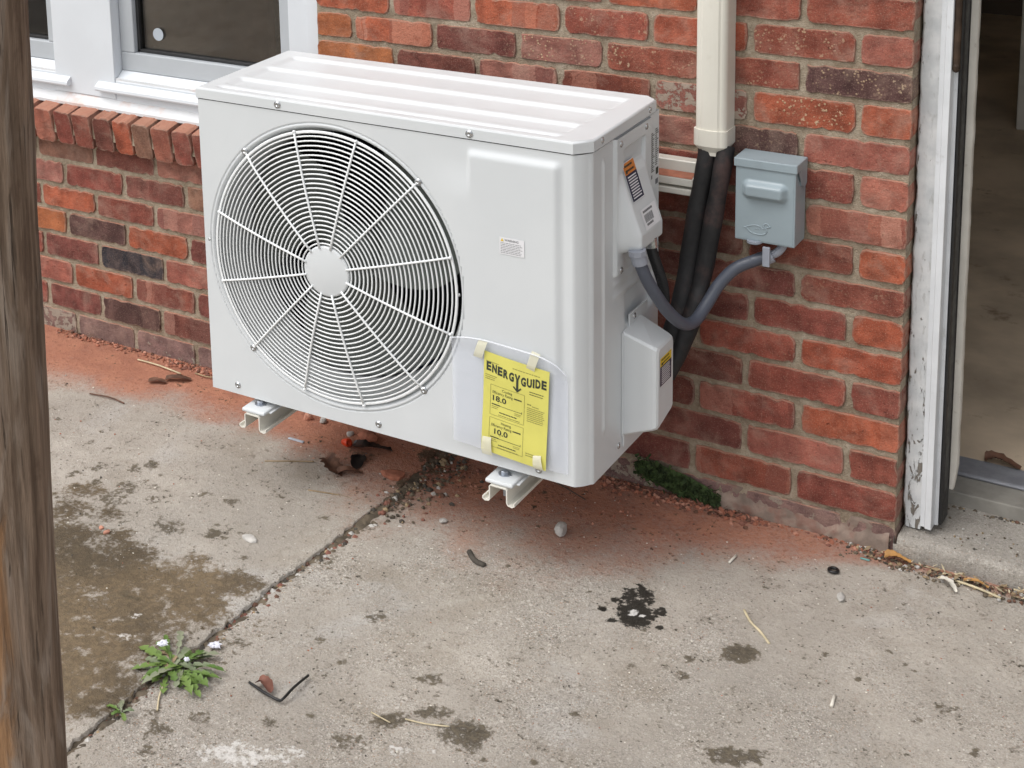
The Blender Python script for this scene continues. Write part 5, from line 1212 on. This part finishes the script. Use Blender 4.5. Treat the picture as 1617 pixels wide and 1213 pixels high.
props(MB().torus((-.083, -.122, .004), (0, 0, 1), .0085, .0030, 20, 8).build('rubber_ring', M['blackplastic'], None, True), 'small black rubber ring on concrete near the doorstep', 'ring')
props(MB().box(-.052, -.034, -.053, -.049, .002, .0045, .001).build('teal_stick', M['teal']), 'tiny teal plastic piece by the wall foot near doorstep', 'plastic piece')
props(MB().box(-1.300, -1.258, -.2145, -.2075, .002, .005, .001).build('glass_sliver', M['sliver']), 'thin bluish glass sliver on the dust under the fan', 'glass sliver')
# countless grit, crumbs and litter
ICO = None
def crumbs(name, places, mats, label, seed):
    r = random.Random(seed); b = MB()
    for (x, y, z, s) in places:
        n = 5; a0 = r.uniform(0, 6); top = (x + r.uniform(-.2, .2) * s, y + r.uniform(-.2, .2) * s, z + s * r.uniform(.5, 1.0))
        ring_ = [(x + s * r.uniform(.7, 1.2) * math.cos(a0 + k * 1.2566), y + s * r.uniform(.6, 1.1) * math.sin(a0 + k * 1.2566), z + s * r.uniform(.0, .35)) for k in range(n)]
        low = [(p[0] * .98 + x * .02, p[1] * .98 + y * .02, z - s * .3) for p in ring_]
        b.raw([top] + ring_ + low, [[0, 1 + k, 1 + (k + 1) % n] for k in range(n)] + [[1 + k, 6 + k, 6 + (k + 1) % n, 1 + (k + 1) % n] for k in range(n)], r.randrange(len(mats)))
    return props(b.build(name, mats), label, None, None, 'stuff')
r = random.Random(77)
pl_ = []
for i in range(900):
    x = r.uniform(-2.2, 0.0); pl_.append((x, -abs(r.gauss(0, .014)) - .003, .001, r.choice([.0018, .0025, .003, .004, .006])))
for i in range(260):
    x = r.uniform(-.60, -.25); pl_.append((x, -abs(r.gauss(0, .02)) - .006, .002, r.uniform(.003, .0075)))
for i in range(160):
    x = r.uniform(-1.8, -1.62); pl_.append((x, -abs(r.gauss(0, .016)) - .006, .002, r.uniform(.003, .007)))
for i in range(420): pl_.append((r.uniform(-1.3, -.3), -abs(r.gauss(0, .12)) - .01, .001, r.uniform(.0012, .0035)))
crumbs('brick_crumbs', pl_, [M['redbit'], M['redbit2'], M['redbit'], M['deadleaf'], M['pinkstone']], 'red brick crumbs along the foot of the wall', 1)
pl_ = []
for i in range(650):
    y = -abs(r.uniform(.02, 1.32)); j = float(joint(y)); w_ = .012 if y < -.45 else .035
    pl_.append((j + r.gauss(.004, w_), y, -.003 if abs(y) > .4 else .002, r.choice([.002, .003, .004, .006, .008])))
for i in range(200): pl_.append((r.gauss(-.945, .05), r.uniform(-.40, -.06), .001, r.uniform(.002, .007)))
crumbs('gravel', pl_, [M['soil'], M['soil'], M['twig'], M['dark'], M['stone'], M['redbit2'], M['soil'], M['deadleaf']], 'dark gravel and soil crumbs along the slab joint', 2)
pl_ = []
for i in range(420):
    x = r.uniform(-.09, .34); pl_.append((x, -.012 - abs(r.gauss(0, .016)) - .03 * r.random() ** 2 + .01 * (x < 0), .002, r.choice([.0015, .002, .003, .004, .005])))
for i in range(60):
    x = r.uniform(.07, .30); pl_.append((x, .168 - abs(r.gauss(0, .006)), .045, r.choice([.002, .003, .005])))
for i in range(50): pl_.append((r.uniform(.02, .3), r.uniform(.02, .16), .0455, r.choice([.0012, .002, .0028])))
crumbs('litter', pl_, [M['soil'], M['dark'], M['twig'], M['soil'], M['stone'], M['deadleaf'], M['soil']], 'dry litter crumbs along the doorstep', 3)
pl_ = []
for i in range(900): pl_.append((r.uniform(-.93, .34), r.uniform(-1.25, -.08), .0, r.choice([.0008, .0011, .0015, .002])))
for i in range(500): pl_.append((r.uniform(-2.0, -1.0), r.uniform(-1.3, -.2), .002, r.choice([.0008, .0012, .0016, .0024])))
crumbs('grit', pl_, [M['pale'], M['stone'], M['dark'], M['pale'], M['dark'], M['redbit']], 'fine grit scattered over the concrete slabs', 4)
# leafy litter: thin bits lying in the doorstep corner and at the wall foot
b = MB()
for i in range(170):
    if i < 90: x = r.uniform(-.05, .33); y = -.015 - abs(r.gauss(0, .014))
    elif i < 130: x = r.uniform(-.58, -.3); y = -.01 - abs(r.gauss(0, .016))
    else: x = r.uniform(-2.2, -2.0) if i < 150 else r.uniform(-1.78, -1.6); y = -.006 - abs(r.gauss(0, .014))
    c = Vector((x, y, r.uniform(.003, .012))); d = Vector((r.gauss(0, 1), r.gauss(0, 1), r.gauss(0, .35))).normalized() * r.uniform(.004, .011); e = Vector((-d.y, d.x, r.gauss(0, .003))) * r.uniform(.25, .5)
    b.raw([c - d, c + e, c + d, c - e], [[0, 1, 2, 3]], 0 if i < 90 and r.random() < .5 else (1 if i < 90 else r.choice([2, 3])))
props(b.build('leaf_litter', [M['twig'], M['straw'], M['redbit2'], M['deadleaf']]), 'broken dry leaf bits along wall foot and doorstep', None, None, 'stuff')
